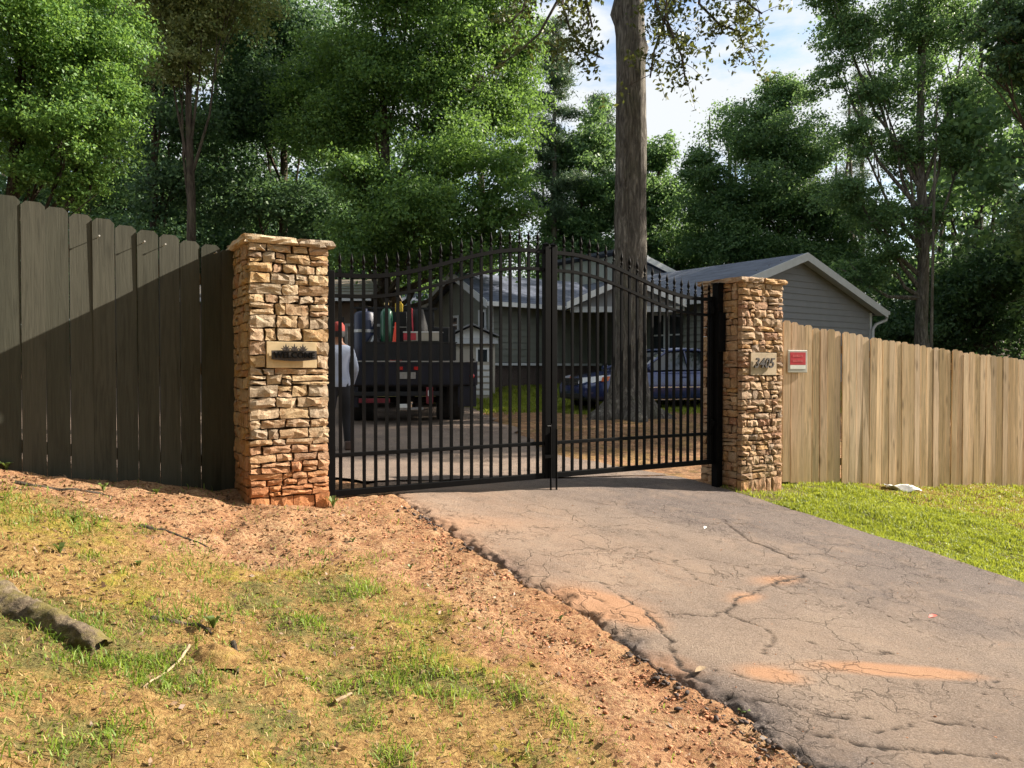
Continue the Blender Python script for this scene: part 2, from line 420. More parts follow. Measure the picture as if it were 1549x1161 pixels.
    M['beige'] = simple('beige_panel', (.42, .38, .32), .7, var=.06, scale=5)
    M['rust_roof'] = simple('brown_metal_roof', (.18, .15, .125), .55, var=.25, scale=4)
    k = N('window_glass'); k.col((.02, .026, .032)).rough(.06); k.b.inputs['IOR'].default_value = 1.5; M['glass'] = k.m
    k = N('car_glass'); k.col((.012, .016, .02)).rough(.04).spec(.8); M['car_glass'] = k.m
    M['car_blue'] = simple('dark_blue_car_paint', (.018, .032, .12), .25, .2, .1, 3, coat=.8)
    M['chrome'] = simple('chrome', (.7, .7, .72), .18, 1., .05, 10)
    M['rubber'] = simple('rubber', (.018, .018, .018), .85, var=.3, scale=30)
    M['dark_plastic'] = simple('dark_plastic', (.015, .015, .016), .6, var=.3, scale=20)
    M['wheel_alloy'] = simple('wheel_alloy', (.35, .35, .37), .35, .8, .1, 10)
    M['lamp_clear'] = simple('lamp_clear', (.75, .76, .78), .12, 0., .05, 10, coat=1)
    M['lamp_orange'] = simple('lamp_orange', (.75, .16, .04), .2, 0., .05, 10, coat=1)
    M['lamp_red'] = simple('lamp_red', (.45, .01, .012), .2, 0., .1, 10, coat=1)
    M['truck_navy'] = simple('truck_navy_paint', (.008, .009, .02), .5, .1, .3, 6, bump=.1)
    M['truck_black'] = simple('truck_black_panel', (.006, .006, .008), .7, 0, .4, 6, bump=.2)
    M['maroon'] = simple('maroon_steel', (.16, .018, .028), .5, .2, .3, 8)
    M['galv'] = simple('galvanised_steel', (.42, .43, .45), .4, .7, .2, 12)
    M['green_tank'] = simple('green_tank_paint', (.012, .10, .055), .35, .1, .12, 8, coat=.4)
    M['brass'] = simple('brass_valve', (.55, .42, .18), .35, .8, .15, 10)
    M['yellow'] = simple('yellow_plastic', (.62, .43, .04), .5, 0, .12, 8)
    M['cone'] = simple('orange_cone_plastic', (.85, .06, .018), .5, 0, .1, 8)
    M['blue_jug'] = simple('blue_plastic', (.008, .014, .05), .45, 0, .1, 8)
    M['red_paint'] = simple('red_painted_steel', (.50, .05, .07), .5, .1, .2, 8)
    M['sign_red'] = simple('red_sign_face', (.50, .012, .022), .45, 0, .15, 14)
    M['sign_red_light'] = simple('faded_red_print', (.60, .10, .10), .5, 0, .2, 30)
    M['sign_grey'] = simple('grey_sign_plate', (.46, .45, .40), .5, 0, .1, 14)
    M['sign_white'] = simple('white_sign_strip', (.78, .80, .74), .5, 0, .06, 14)
    M['shirt'] = simple('pale_blue_cloth', (.42, .47, .60), .9, 0, .12, 7, bump=.3)
    M['trousers'] = simple('dark_trousers', (.018, .018, .022), .9, 0, .3, 7, bump=.3)
    M['skin'] = simple('skin', (.30, .15, .09), .6, 0, .1, 10)
    M['cap_red'] = simple('red_cloth_cap', (.30, .04, .032), .85, 0, .1, 12, bump=.2)
    M['shoe'] = simple('brown_leather', (.07, .035, .022), .6, 0, .2, 12)
    M['paper'] = simple('white_paper', (.82, .82, .80), .8, 0, .04, 12)
    M['nail'] = simple('pale_peg_metal', (.55, .53, .5), .45, .5, .1, 30)
build_materials()

# ------------------------------------------------------------------ ground
def axis(parts):
    out = []
    for a, b, s in parts: out += list(np.arange(a, b, s))
    out.append(parts[-1][1]); return np.array(out)
def grid_faces(nx, ny):
    i, j = np.meshgrid(np.arange(nx - 1), np.arange(ny - 1), indexing='ij')
    a = (i * ny + j).ravel(); return np.stack([a, a + ny, a + ny + 1, a + 1], 1)
def masks(x, y):
    p, q = pq(x, y); d = in_drive(x, y)
    left = sstep(0, -.2, q - 2.46); n = fbm(x * 1.1, y * 1.1, 41, 4); n2 = fbm(x * 3.1, y * 3.1, 51, 3)
    # left verge
    bare = np.maximum(sstep(1.55, 2.0, q + (n - .5) * .9), sstep(.3, -.3, p + (n - .5) * 1.1 - (-5.35 + .85 * np.clip((q + .3) / 1.5, 0, 1))))
    bare = np.maximum(bare, .9 * np.exp(-((q + .62 + .3 * (p + 1.7)) / .22) ** 2) * sstep(-3.3, -2.4, p))
    strawL = (1 - bare) * 1.0
    greenL = .85 * sstep(.42, .66, n * .45 + n2 * .55 + .10 * sstep(-.6, .8, q) - .05) * (1 - bare) * .8
    mossL = sstep(.5, .72, fbm(x * 2.7, y * 2.7, 61, 4) + .1 * sstep(.5, -.5, q)) * (1 - bare) * .55
    # right lawn
    right = sstep(6.1, 6.3, q) * sstep(-6.3, -6.0, p)
    yel = np.clip(sstep(.42, .56, fbm(x * .8 + 3, y * .8, 71, 3) * .6 + .4 * sstep(7.6, 9.6, q) + .05) * sstep(7.3, 8.4, q), 0, 1) * sstep(-2.6, -3.8, p)
    behind = sstep(-6.15, -6.9, p)
    frn = sstep(24, 27, y)
    straw = left * strawL * (1 - behind) + right * yel * .9
    green = left * greenL * (1 - behind) + right * (1 - .9 * yel)
    moss = left * mossL * (1 - behind) + right * yel * .5
    # back yard : dirt near the tree, grass further back
    gb = sstep(16.2, 17.0, y + (n - .5) * 2)
    gb = gb * (1 - frn)
    strawb = sstep(.45, .6, n2) * (1 - gb) * .7
    green = green * (1 - behind) + behind * gb; straw = straw * (1 - behind) + behind * strawb
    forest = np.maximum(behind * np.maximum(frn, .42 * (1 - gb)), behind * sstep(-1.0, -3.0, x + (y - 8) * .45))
    return straw, moss, green, forest, bare, yel
def build_ground():
    xs = axis([(-420, -60, 40), (-60, -12, 4), (-12, -4.6, .3), (-4.6, 7.6, .03), (7.6, 14, .3), (14, 60, 4), (60, 420, 40)])
    ys = axis([(-60, -2, 6), (-2, 1.4, .4), (1.4, 9.6, .03), (9.6, 26, .16), (26, 60, 2), (60, 420, 40)])
    X, Y = np.meshgrid(xs, ys, indexing='ij'); x = X.ravel(); y = Y.ravel()
    z = gz(x, y)
    s, m, g, f, bare, yel = masks(x, y)
    # micro relief of clods on the bare clay
    p, q = pq(x, y)
    nearm = np.exp(-((y - 3.5) / 6) ** 2) * (y < 9.6) * (y > 1.4) * (x > -4.6) * (x < 7.6)
    z = z + nearm * (fbm(x * 14, y * 14, 81, 4) - .5) * (.030 + .03 * np.exp(-((q - 2.3) / .18) ** 2))
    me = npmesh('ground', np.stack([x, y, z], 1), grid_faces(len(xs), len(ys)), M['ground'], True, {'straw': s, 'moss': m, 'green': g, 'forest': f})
    tag(link(me, 'ground'), 'red clay and patchy grass ground sloping down around the driveway', kind='structure')
build_ground()
CR = [  # cracks and their half widths (photo points, laid onto the asphalt)
    ([(1093, 785), (1102, 797), (1115, 806), (1135, 818), (1160, 828), (1185, 838), (1203, 846)], .016),
    ([(1105, 793), (1120, 792), (1142, 797)], .009),
    ([(1215, 872), (1190, 880), (1165, 888), (1140, 898), (1118, 910), (1096, 925)], .013),
    ([(1096, 925), (1075, 932), (1050, 933), (1020, 930), (980, 926)], .010),
    ([(1096, 925), (1110, 935), (1135, 945), (1160, 955), (1175, 966), (1168, 978), (1160, 996)], .012),
    ([(980, 926), (1000, 948), (1015, 968), (1022, 985), (1040, 1008), (1060, 1030)], .016),
    ([(860, 868), (900, 880), (940, 905), (980, 926)], .007),
    ([(1170, 886), (1195, 897), (1205, 900)], .011),
    ([(1060, 1030), (1110, 1048), (1170, 1070), (1240, 1085), (1320, 1090)], .010),
    ([(1080, 1052), (1150, 1090), (1230, 1110), (1300, 1130), (1400, 1140), (1549, 1158)], .012),
    ([(900, 900), (925, 918), (950, 935)], .007),
    ([(1460, 1110), (1485, 1085), (1480, 1060), (1530, 1020)], .004),
    ([(1260, 900), (1330, 925), (1400, 960), (1480, 985)], .004),
    ([(1190, 960), (1260, 985), (1350, 990)], .004),
    ([(1020, 850), (1060, 880), (1100, 890), (1140, 898)], .005),
    ([(1300, 1130), (1340, 1105), (1420, 1095), (1500, 1110)], .006),
    ([(940, 840), (1000, 850), (1060, 845), (1130, 860), (1215, 872)], .004),
    ([(700, 790), (760, 795), (830, 800), (890, 797), (950, 795)], .005),
    ([(950, 760), (1000, 772), (1060, 776), (1100, 774)], .005),
    ([(1060, 1015), (1150, 1030), (1210, 1040)], .006),
    ([(780, 830), (840, 845), (870, 860)], .005),
]
def build_drive():
    fine_p = np.arange(-6.35, -1.0, .0145); fine_q = np.arange(2.28, 6.36, .0145)
    P = np.concatenate([np.arange(-22, -6.35, .12), fine_p, np.arange(-1.0, 14, .4)])
    xs_, ys_ = [], []
    # front and under-gate sheet
    PP, QQ = np.meshgrid(np.concatenate([np.arange(-6.7, -6.35, .05), fine_p, np.arange(-1.0, 10, .3)]), fine_q, indexing='ij')
    x, y = xy(PP, QQ); n0, n1 = PP.shape
    lw = 2.44 + .06 * (vn(PP * 3, PP * 0, 5) - .5) + .03 * (vn(PP * 11, PP * 0, 6) - .5) + 0.12 * sstep(-5.2, -6.2, PP) * 0.0
    rw = 6.22 + .03 * (vn(PP * 4, PP * 0, 8) - .5)
    t = (QQ - 2.28) / (QQ.max() - 2.28)
    jag = (fbm(PP * 8, PP * 0 + 3, 91, 5) - .5) * .16
    Q2 = lw + jag + (rw - lw - jag) * t
    x, y = xy(PP, Q2)
    z = dz(x, y)
    dl = Q2 - lw - jag
    x = x.ravel(); y = y.ravel(); z = z.ravel(); dl = dl.ravel(); PPf = PP.ravel(); Qf = Q2.ravel()
    crack = np.zeros_like(x); dust = np.zeros_like(x)
    wx = x + (fbm(x * 9, y * 9, 101, 5) - .5) * .10; wy = y + (fbm(x * 9, y * 9, 111, 5) - .5) * .10
    for pts, hw in CR:
        W = [hit(a, b)[:2] for a, b in pts]
        for (ax, ay), (bx, by) in zip(W[:-1], W[1:]):
            dx, dy = bx - ax, by - ay; L2 = dx * dx + dy * dy + 1e-9
            tt = np.clip(((wx - ax) * dx + (wy - ay) * dy) / L2, 0, 1)
            d = np.hypot(wx - ax - tt * dx, wy - ay - tt * dy)
            hw2 = hw * .62; crack = np.maximum(crack, sstep(hw2 * 1.3, hw2 * .4, d + (vn(x * 28, y * 28, 7) - .5) * .011))
    def blob(px, py, sx, sy, amp=1., ang=0.):
        cx_, cy_, _ = hit(px, py); c, s = math.cos(ang), math.sin(ang)
        u = (x - cx_) * c + (y - cy_) * s; v = -(x - cx_) * s + (y - cy_) * c
        return amp * np.exp(-(u / sx) ** 2 - (v / sy) ** 2)
    for a in [(905, 912, .26, .16, 1.3, -.5), (960, 935, .16, .09, 1., -.7), (870, 905, .15, .1, 1., 0), (1170, 1022, .16, .085, 1.2, .1), (1350, 1017, .38, .07, 1.5, .05), (1430, 1020, .14, .06, .8, 0),
              (1180, 878, .22, .08, .75, .45), (1130, 905, .14, .07, .8, .7), (700, 790, .5, .22, .35, .3), (1010, 1003, .2, .1, .35, 0)]:
        dust = dust + blob(*a)
    edge_dirt = np.exp(-(dl / .16) ** 2) * .35 * vn(PPf * 3, PPf * 0, 17)
    dust = dust + edge_dirt + .22 * sstep(4.6, 3.2, Qf) * sstep(-2.4, -4.0, PPf)
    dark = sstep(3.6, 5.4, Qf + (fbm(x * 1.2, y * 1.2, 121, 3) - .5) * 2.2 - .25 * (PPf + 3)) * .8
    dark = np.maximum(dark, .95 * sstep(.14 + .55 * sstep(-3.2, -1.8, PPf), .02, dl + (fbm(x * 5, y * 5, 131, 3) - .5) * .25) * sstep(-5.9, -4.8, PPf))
    dust = dust * (1 - .8 * crack)
    z = z - crack * .009 + (fbm(x * 6, y * 6, 141, 3) - .5) * .012
    # the edge breaks down and rounds off
    z = z - .055 * np.exp(-np.maximum(dl, 0) / .035) - .02 * np.exp(-np.maximum(dl, 0) / .12)
    z = z + np.exp(-(dl / .12) ** 2) * (fbm(x * 24, y * 24, 151, 4) - .5) * .075
    V = np.stack([x, y, z], 1); Fq = grid_faces(n0, n1)
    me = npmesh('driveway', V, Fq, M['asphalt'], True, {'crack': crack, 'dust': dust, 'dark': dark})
    tag(link(me, 'driveway'), 'cracked worn asphalt driveway dusted with red clay', kind='structure')
    # rear sheet behind the gate, bending left
    pr = np.arange(-24, -6.69, .1); tq = np.linspace(0, 1, 60)
    PP, T = np.meshgrid(pr, tq, indexing='ij')
    fl = sstep(-6.6, -14, PP)
    lw = 2.44 - fl * 5.5; rw = 6.22 - sstep(-6.3, -8.2, PP) * .5 + .35 * np.maximum(0, -8.2 - PP) + (fbm(PP * 1.5, PP * 0, 33, 3) - .5) * .5 * sstep(-6.8, -8, PP)
    # behind p = -14 the drive heads left and back
    Q = lw + (rw - lw) * T - sstep(-15, -26, PP) * 9
    x, y = xy(PP, Q); x = x.ravel(); y = y.ravel()
    z = E - base_h(x, y) + (fbm(x * .9, y * .9, 31, 3) - .5) * .05 * sstep(-7.5, -6.69, PP.ravel()) + .012
    du = .5 * fbm(x * .6, y * .6, 161, 3)
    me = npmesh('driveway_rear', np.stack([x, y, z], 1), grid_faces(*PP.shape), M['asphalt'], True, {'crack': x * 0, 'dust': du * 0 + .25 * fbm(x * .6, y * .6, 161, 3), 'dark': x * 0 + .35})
    tag(link(me, 'driveway_rear'), 'shaded asphalt driveway behind the gate', kind='structure')
build_drive()

# ------------------------------------------------------------------ stone pillars
def stone_mesh(name, w, h, mat, bulge=.028, deep=.06, r=None):
    """one split-faced stone; face towards -Y, lower left corner at origin"""
    r = r or random
    nx = max(3, min(5, int(w / .045) + 2)); nz_ = max(3, min(4, int(h / .03) + 2))
    g = r.uniform(.004, .009); vs = []; fs = []
    skew = r.uniform(-.012, .012); ridge = r.uniform(.25, .75); pro = r.uniform(.35, 1.0); tilt = r.uniform(-.012, .016); tz = r.uniform(-.014, .010)
    for i in range(nx):
        for j in range(nz_):
            u = i / (nx - 1); v = j / (nz_ - 1)
            edge = (i in (0, nx - 1)) or (j in (0, nz_ - 1))
            x = g + u * (w - 2 * g); z = g * .7 + v * (h - 1.4 * g) + skew * (u - .5) * (1 if j in (0, nz_ - 1) else .5)
            if not edge: x += r.uniform(-.3, .3) * w / nx; z += r.uniform(-.3, .3) * h / nz_
            else: x += r.uniform(-.006, .006); z += r.uniform(-.005, .005)
            d = (bulge * .30 * pro + r.uniform(-.002, .008) + tilt * (u - .5) + tz * (v - .5)) if edge else bulge * pro * r.uniform(.45, 1.25) + tilt * (u - .5) + tz * (v - .5)
            vs.append((x, -d, z))
    for i in range(nx - 1):
        for j in range(nz_ - 1):
            a = i * nz_ + j
            if r.random() < .5: fs += [(a, a + nz_, a + nz_ + 1), (a, a + nz_ + 1, a + 1)]
            else: fs += [(a, a + nz_, a + 1), (a + nz_, a + nz_ + 1, a + 1)]
    per = [i * nz_ for i in range(nx)] + [(nx - 1) * nz_ + j for j in range(1, nz_)] + [i * nz_ + nz_ - 1 for i in range(nx - 2, -1, -1)] + [j for j in range(nz_ - 2, 0, -1)]
    n0 = len(vs)
    for k in per: vs.append((vs[k][0], deep, vs[k][2]))
    m = len(per)
    for k in range(m): fs.append((per[k], n0 + k, n0 + (k + 1) % m, per[(k + 1) % m]))
    me = bpy.data.meshes.new(name); me.from_pydata(vs, [], fs); me.materials.append(mat); me.update()
    return me
def layout(w, z0, z1, hole, bottom_big, r, hmin=.045, hmax=.10):
    """courses of stones with zone borders at the plaque"""
    rects = []
    zones = [(z0, z1, None)] if not hole else [(z0, hole[2], None), (hole[2], hole[3], hole), (hole[3], z1, None)]
    for a, b, hl in zones:
        z = a; first = bottom_big and a == z0
        while z < b - 1e-6:
            hh = r.uniform(.17, .22) if first else r.uniform(hmin, hmax)
            if b - z - hh < hmin * .8: hh = b - z
            segs = [(0, w)] if not hl else [(0, hl[0]), (hl[1], w)]
            for s0, s1 in segs:
                x = s0
                while x < s1 - 1e-6:
                    ww = r.uniform(.08, .17) if first else r.choice([r.uniform(.07, .13), r.uniform(.12, .24)])
                    if s1 - x - ww < .06: ww = s1 - x
                    if hh > .075 and r.random() < .28 and not first:
                        k = hh * r.uniform(.4, .6); rects += [(x, z, ww, k), (x, z + k, ww, hh - k)]
                    else: rects.append((x, z, ww, hh))
                    x += ww
            z += hh; first = False
    return rects
def pillar(label, origin, w, d, z0, z1, hole, mat, seed, capcol, bulge):
    r = random.Random(seed)
    root = empty('stone_pillar', (origin[0], origin[1], 0), rad(31)); tag(root, label, 'pillar', 'stone gate pillars')
    core = MB().box(.035, w - .035, .035, d - .035, z0 - .2, z1); core.obj('mortar_core', M['mortar'], root)
    for (x, z, ww, hh) in layout(w, z0, z1, hole, True, r):
        link(stone_mesh('stone', ww, hh, mat, bulge * 1.25, .05, r), 'stone', root, (x, 0, z))
    sb = bulge * .75
    for (x, z, ww, hh) in layout(d - .055, z0, z1, None, False, r, .05, .12):   # left flank, normal -X
        link(stone_mesh('stone', ww, hh, mat, sb, .05, r), 'stone', root, (0, d - x, z), (0, 0, rad(-90)))
    for (x, z, ww, hh) in layout(d - .055, z0, z1, None, False, r, .06, .13):   # right flank, normal +X
        link(stone_mesh('stone', ww, hh, mat, sb, .05, r), 'stone', root, (w, .055 + x, z), (0, 0, rad(90)))
    mb = []
    bk = MB()
    for (x, z, ww, hh) in layout(w, z0, z1, None, False, r, .07, .14):
        me = stone_mesh('tmp', ww, hh, mat, sb, .05, r)
        bk.add([(w - (x + v.co.x), d - v.co.y, z + v.co.z) for v in me.vertices], [tuple(p.vertices) for p in me.polygons])
        bpy.data.meshes.remove(me)
    o = bk.obj('rear_stones', mat, root); o['kind'] = 'stuff'
    # cap slabs
    oh = .042; cuts = [-oh, w * r.uniform(.5, .62), w + oh]
    for a, b in zip(cuts[:-1], cuts[1:]):
        n = 7; vs = []; fs = []
        cs = []
        def ring(z, inset):
            pts = []
            X0, X1, Y0, Y1 = a + .004, b - .004, -oh, d + oh
            per = [(X0 + (X1 - X0) * i / n, Y0) for i in range(n)] + [(X1, Y0 + (Y1 - Y0) * i / n) for i in range(n)] + [(X1 - (X1 - X0) * i / n, Y1) for i in range(n)] + [(X0, Y1 - (Y1 - Y0) * i / n) for i in range(n)]
            cx_, cy_ = (X0 + X1) / 2, (Y0 + Y1) / 2
            for (px_, py_) in per:
                out = (abs(px_ - X0) < 1e-6 and a < 0) or (abs(px_ - X1) < 1e-6 and b > w) or abs(py_ - Y0) < 1e-6 or abs(py_ - Y1) < 1e-6
                j = r.uniform(-.014, .010) if out else 0
                k = 1 - inset - (-j) * 0
                pts.append((cx_ + (px_ - cx_) * k + (j if px_ > cx_ else -j) * (abs(px_ - cx_) > .4 * (X1 - X0)), cy_ + (py_ - cy_) * k + (j if py_ > cy_ else -j) * (abs(py_ - cy_) > .4 * (Y1 - Y0)), z + r.uniform(-.004, .004)))
            return pts
        rings = [ring(z1, .02), ring(z1 + .016, 0), ring(z1 + .036, .004), ring(z1 + .052, .02)]
        m = 4 * n
        for R_ in rings: vs += R_
        for q_ in range(3):
            for k in range(m): fs.append((q_ * m + k, q_ * m + (k + 1) % m, (q_ + 1) * m + (k + 1) % m, (q_ + 1) * m + k))
        fs.append(tuple(range(3 * m, 4 * m))); fs.append(tuple(range(m))[::-1])
        me = bpy.data.meshes.new('cap_stone'); me.from_pydata(vs, [], fs); me.materials.append(mat); me.update()
        link(me, 'cap_stone', root)
    return root
LP0 = xy(-5.72, 1.225); RP0 = xy(-5.72, 6.27)
LPH = (.115, .49, 1.6 + .015, 1.6 + .215)      # plaque hole left: x0,x1,z0,z1
RPH = (.12, .53, 1.6 - .055, 1.6 + .195)
pl_root = pillar('buff fieldstone gate pillar bearing the welcome plaque, red clay stained at its foot', LP0, .585, .57, .47, E + .925, LPH, M['stoneL'], 5, None, .020)
pr_root = pillar('brown fieldstone gate pillar bearing the 3405 house number plate', RP0, .64, .57, .24, E + .94, RPH, M['stoneR'], 9, None, .026)
def text_mesh(txt, size, ext, shear=0.):
    c = bpy.data.curves.new('lettering', 'FONT'); c.body = txt; c.size = size; c.extrude = ext; c.align_x = 'CENTER'; c.align_y = 'CENTER'; c.shear = shear; c.resolution_u = 3; c.offset = size * .012
    o = bpy.data.objects.new('lettering', c); COL.objects.link(o)
    bpy.context.view_layer.update()
    me = bpy.data.meshes.new_from_object(o.evaluated_get(bpy.context.evaluated_depsgraph_get()))
    bpy.data.objects.remove(o); me.name = 'lettering'
    return me
def plaques():
    x0, x1, z0, z1 = LPH
    t = MB().box(x0 + .004, x1 - .004, -.022, .05, z0 + .004, z1 - .004).obj('plaque', M['plaque'], pl_root, bevel=.003)
    cx_ = (x0 + x1) / 2 + .01; cz = z0 + .5 * (z1 - z0)
    root = empty('welcome_sign', (0, 0, 0)); root.parent = None
    xw, yw = LP0[0] + cx_ * math.cos(rad(31)), LP0[1] + cx_ * math.sin(rad(31))
    root.location = (xw, yw, cz); root.rotation_euler = (0, 0, rad(31)); tag(root, 'small dark cast iron WELCOME sign mounted on the left pillar plaque', 'welcome sign')
    k = MB(); n = 14   # arched backing band outline
    pts = [(-.165 + .33 * i / n, .030 + .004 * math.cos((i / n - .5) * 3)) for i in range(n + 1)] + [(.165 - .33 * i / n, -.034 - .012 * math.sin(math.pi * i / n)) for i in range(n + 1)]
    k.prism(pts, 'y', -.052, -.042); k.obj('backing_bar', M['cast_iron'], root)
    me = text_mesh('WELCOME', .062, .005); me.materials.clear(); me.materials.append(M['black_iron'])
    link(me, 'lettering', root, (0, -.057, -.004), (rad(90), 0, 0), (1.0, 1.0, 1))
    for sx_ in (-.062, 0, .062):      # three pointed leaf clusters above the band
        lf = MB()
        for a in (-62, -30, 0, 30, 62):
            c, s = math.cos(rad(90 - a)), math.sin(rad(90 - a)); L = .052 if a == 0 else .042
            poly = [(sx_, .03), (sx_ + c * L * .5 - s * .007, .03 + s * L * .5 + c * .007), (sx_ + c * L, .03 + s * L), (sx_ + c * L * .5 + s * .007, .03 + s * L * .5 - c * .007)]
            lf.prism(poly, 'y', -.055 - .002 * abs(a) / 30, -.047)
        lf.obj('leaf_ornament', M['cast_iron'], root)
    for sx_ in (-.12, .12): MB().tube([(sx_, -.045, 0), (sx_, -.018, 0)], .006).obj('standoff', M['black_iron'], root)
    x0, x1, z0, z1 = RPH
    MB().box(x0 + .004, x1 - .004, -.024, .05, z0 + .004, z1 - .004).obj('plaque', simple('brown_plaque_stone', (.44, .34, .225), .85, var=.2, scale=14, bump=.3), pr_root, bevel=.003)
    cx_ = (x0 + x1) / 2 - .01; cz = (z0 + z1) / 2 + .005
    xw, yw = RP0[0] + cx_ * math.cos(rad(31)), RP0[1] + cx_ * math.sin(rad(31))
    root = empty('house_number', (xw, yw, cz), rad(31)); tag(root, 'dark metal house number 3405 in slanted digits on the right pillar', 'house number')
    for i, ch in enumerate('3405'):
        me = text_mesh(ch, .150, .008, .3); me.materials.clear(); me.materials.append(M['cast_iron'])
        o = link(me, 'digit', root, (-.135 + .078 * i, -.046, 0), (rad(90), 0, 0)); 
plaques()

# ------------------------------------------------------------------ gate
def gate():
    ang = rad(31); P0 = -6.02
    def top(q):
        qq = q if q < 4.03 else 8.06 - q
        t = np.clip((qq - 2.1) / 1.75, 0, 1); return E + .768 + .345 * .5 * (1 - math.cos(math.pi * t))
    zb0, zb1 = E - 1.015, E - .965
    fin = MB()
    fin.lathe([(.009, 0), (.011, .012), (.019, .018), (.019, .026), (.009, .032), (.007, .042), (.013, .052), (.021, .07), (.013, .098), (.005, .125), (.001, .145)], n=8)
    fme = fin.mesh('spear_finial', M['black_iron'], True)
    def leaf(qa, qb, bars, stile_at, hinge_at, label):
        ox, oy = xy(P0, qa); root = empty('gate_leaf', (ox, oy, 0), ang); tag(root, label, 'gate', 'driveway gate leaves')
        L = qb - qa
        for off, nm in ((0, 'top_rail'), (-.168, 'arched_rail')):
            r = MB(); n = 40; hw = .017; hh = .017 if off == 0 else .014
            for i in range(n):
                s0, s1 = L * i / n, L * (i + 1) / n; a, b = top(qa + s0) + off, top(qa + s1) + off
                y0, y1 = -hw, hw
                r.add([(s0, y0, a - hh), (s1, y0, b - hh), (s1, y1, b - hh), (s0, y1, a - hh), (s0, y0, a + hh), (s1, y0, b + hh), (s1, y1, b + hh), (s0, y1, a + hh)],
                      [(0, 3, 2, 1), (4, 5, 6, 7), (0, 1, 5, 4), (2, 3, 7, 6)])
            r.obj(nm, M['black_iron'], root)
        MB().box(0, L, -.017, .017, E - .70, E - .668).obj('mid_rail', M['black_iron'], root, bevel=.003)
        MB().box(0, L, -.026, .026, zb0, zb1).obj('bottom_rail', M['black_iron'], root, bevel=.004)
        s = stile_at - qa
        MB().box(s, s + .062, -.03, .03, zb0 - .002, E + 1.17).obj('meeting_stile', M['black_iron'], root, bevel=.004)
        MB().lathe([(.044, 0), (.044, .012), (.03, .02), (.012, .03)], (s + .031, 0, E + 1.17), 4).obj('stile_cap', M['black_iron'], root)
        s = hinge_at - qa
        MB().box(s, s + .05, -.028, .028, zb0 - .002, E + .80).obj('hinge_stile', M['black_iron'], root, bevel=.004)
        for q in bars:
            t = top(q) + .05
            MB().box(q - qa - .0115, q - qa + .0115, -.0115, .0115, zb1, t).obj('bar', M['black_iron'], root)
            link(fme, 'spear_finial', root, (q - qa, 0, t), (0, 0, 0), (.78, .78, .95))
        return root
    bl = [2.0 + i * .0998 for i in range(20)]; br = [4.193 + i * .1004 for i in range(20)]
    L = leaf(1.90, 3.96, bl, 3.962, 1.90, 'black iron spear-topped gate leaf hinged at the pillar with the welcome plaque')
    R = leaf(4.10, 6.18, br, 4.038, 6.13, 'black iron spear-topped gate leaf hinged at the pillar with the house number')
    s = 3.962 - 1.90
    MB().tube([(s + .05, -.05, E - .50), (s + .05, -.05, E - 1.13), ], .009).tube([(s + .05, -.05, E - .52), (s + .0, -.06, E - .52)], .009).obj('drop_bolt', M['black_iron'], L)
    MB().box(s - .02, s + .06, -.06, -.03, E - .82, E - .79).obj('latch', M['black_iron'], L)
    s = 4.038 - 4.10
    MB().tube([(s + .04, -.05, E - .55), (s + .04, -.05, E - 1.145)], .009).obj('drop_bolt', M['black_iron'], R)
    x, y = xy(-5.98, 6.192)
    r = empty('gate_post', (x, y, 0), ang); tag(r, 'square black steel post standing against the inner side of the house number pillar', 'gate post')
    MB().box(-.042, .042, -.042, .042, .2, E + .93).obj('post', M['black_iron'], r, bevel=.005)
    MB().box(-.055, .055, -.055, .055, E + .93, E + .945).obj('post_cap', M['black_iron'], r, bevel=.004)
    for z in (E + .62, E - .60): MB().tube([(-.075, 0, z), (-.075, 0, z + .07)], .016).box(-.075, -.04, -.012, .012, z + .02, z + .05).obj('hinge', M['black_iron'], r)
    MB().box(-.047, .047, -.075, -.048, E + .2, E + .62).obj('operator_cover', M['black_iron'], r, bevel=.004)
    x, y = xy(-6.0, 1.862)
    r = empty('gate_post', (x, y, 0), ang); tag(r, 'square black steel post tucked behind the welcome pillar', 'gate post')
    MB().box(-.033, .033, -.04, .04, .3, E + .85).obj('post', M['black_iron'], r)
gate()

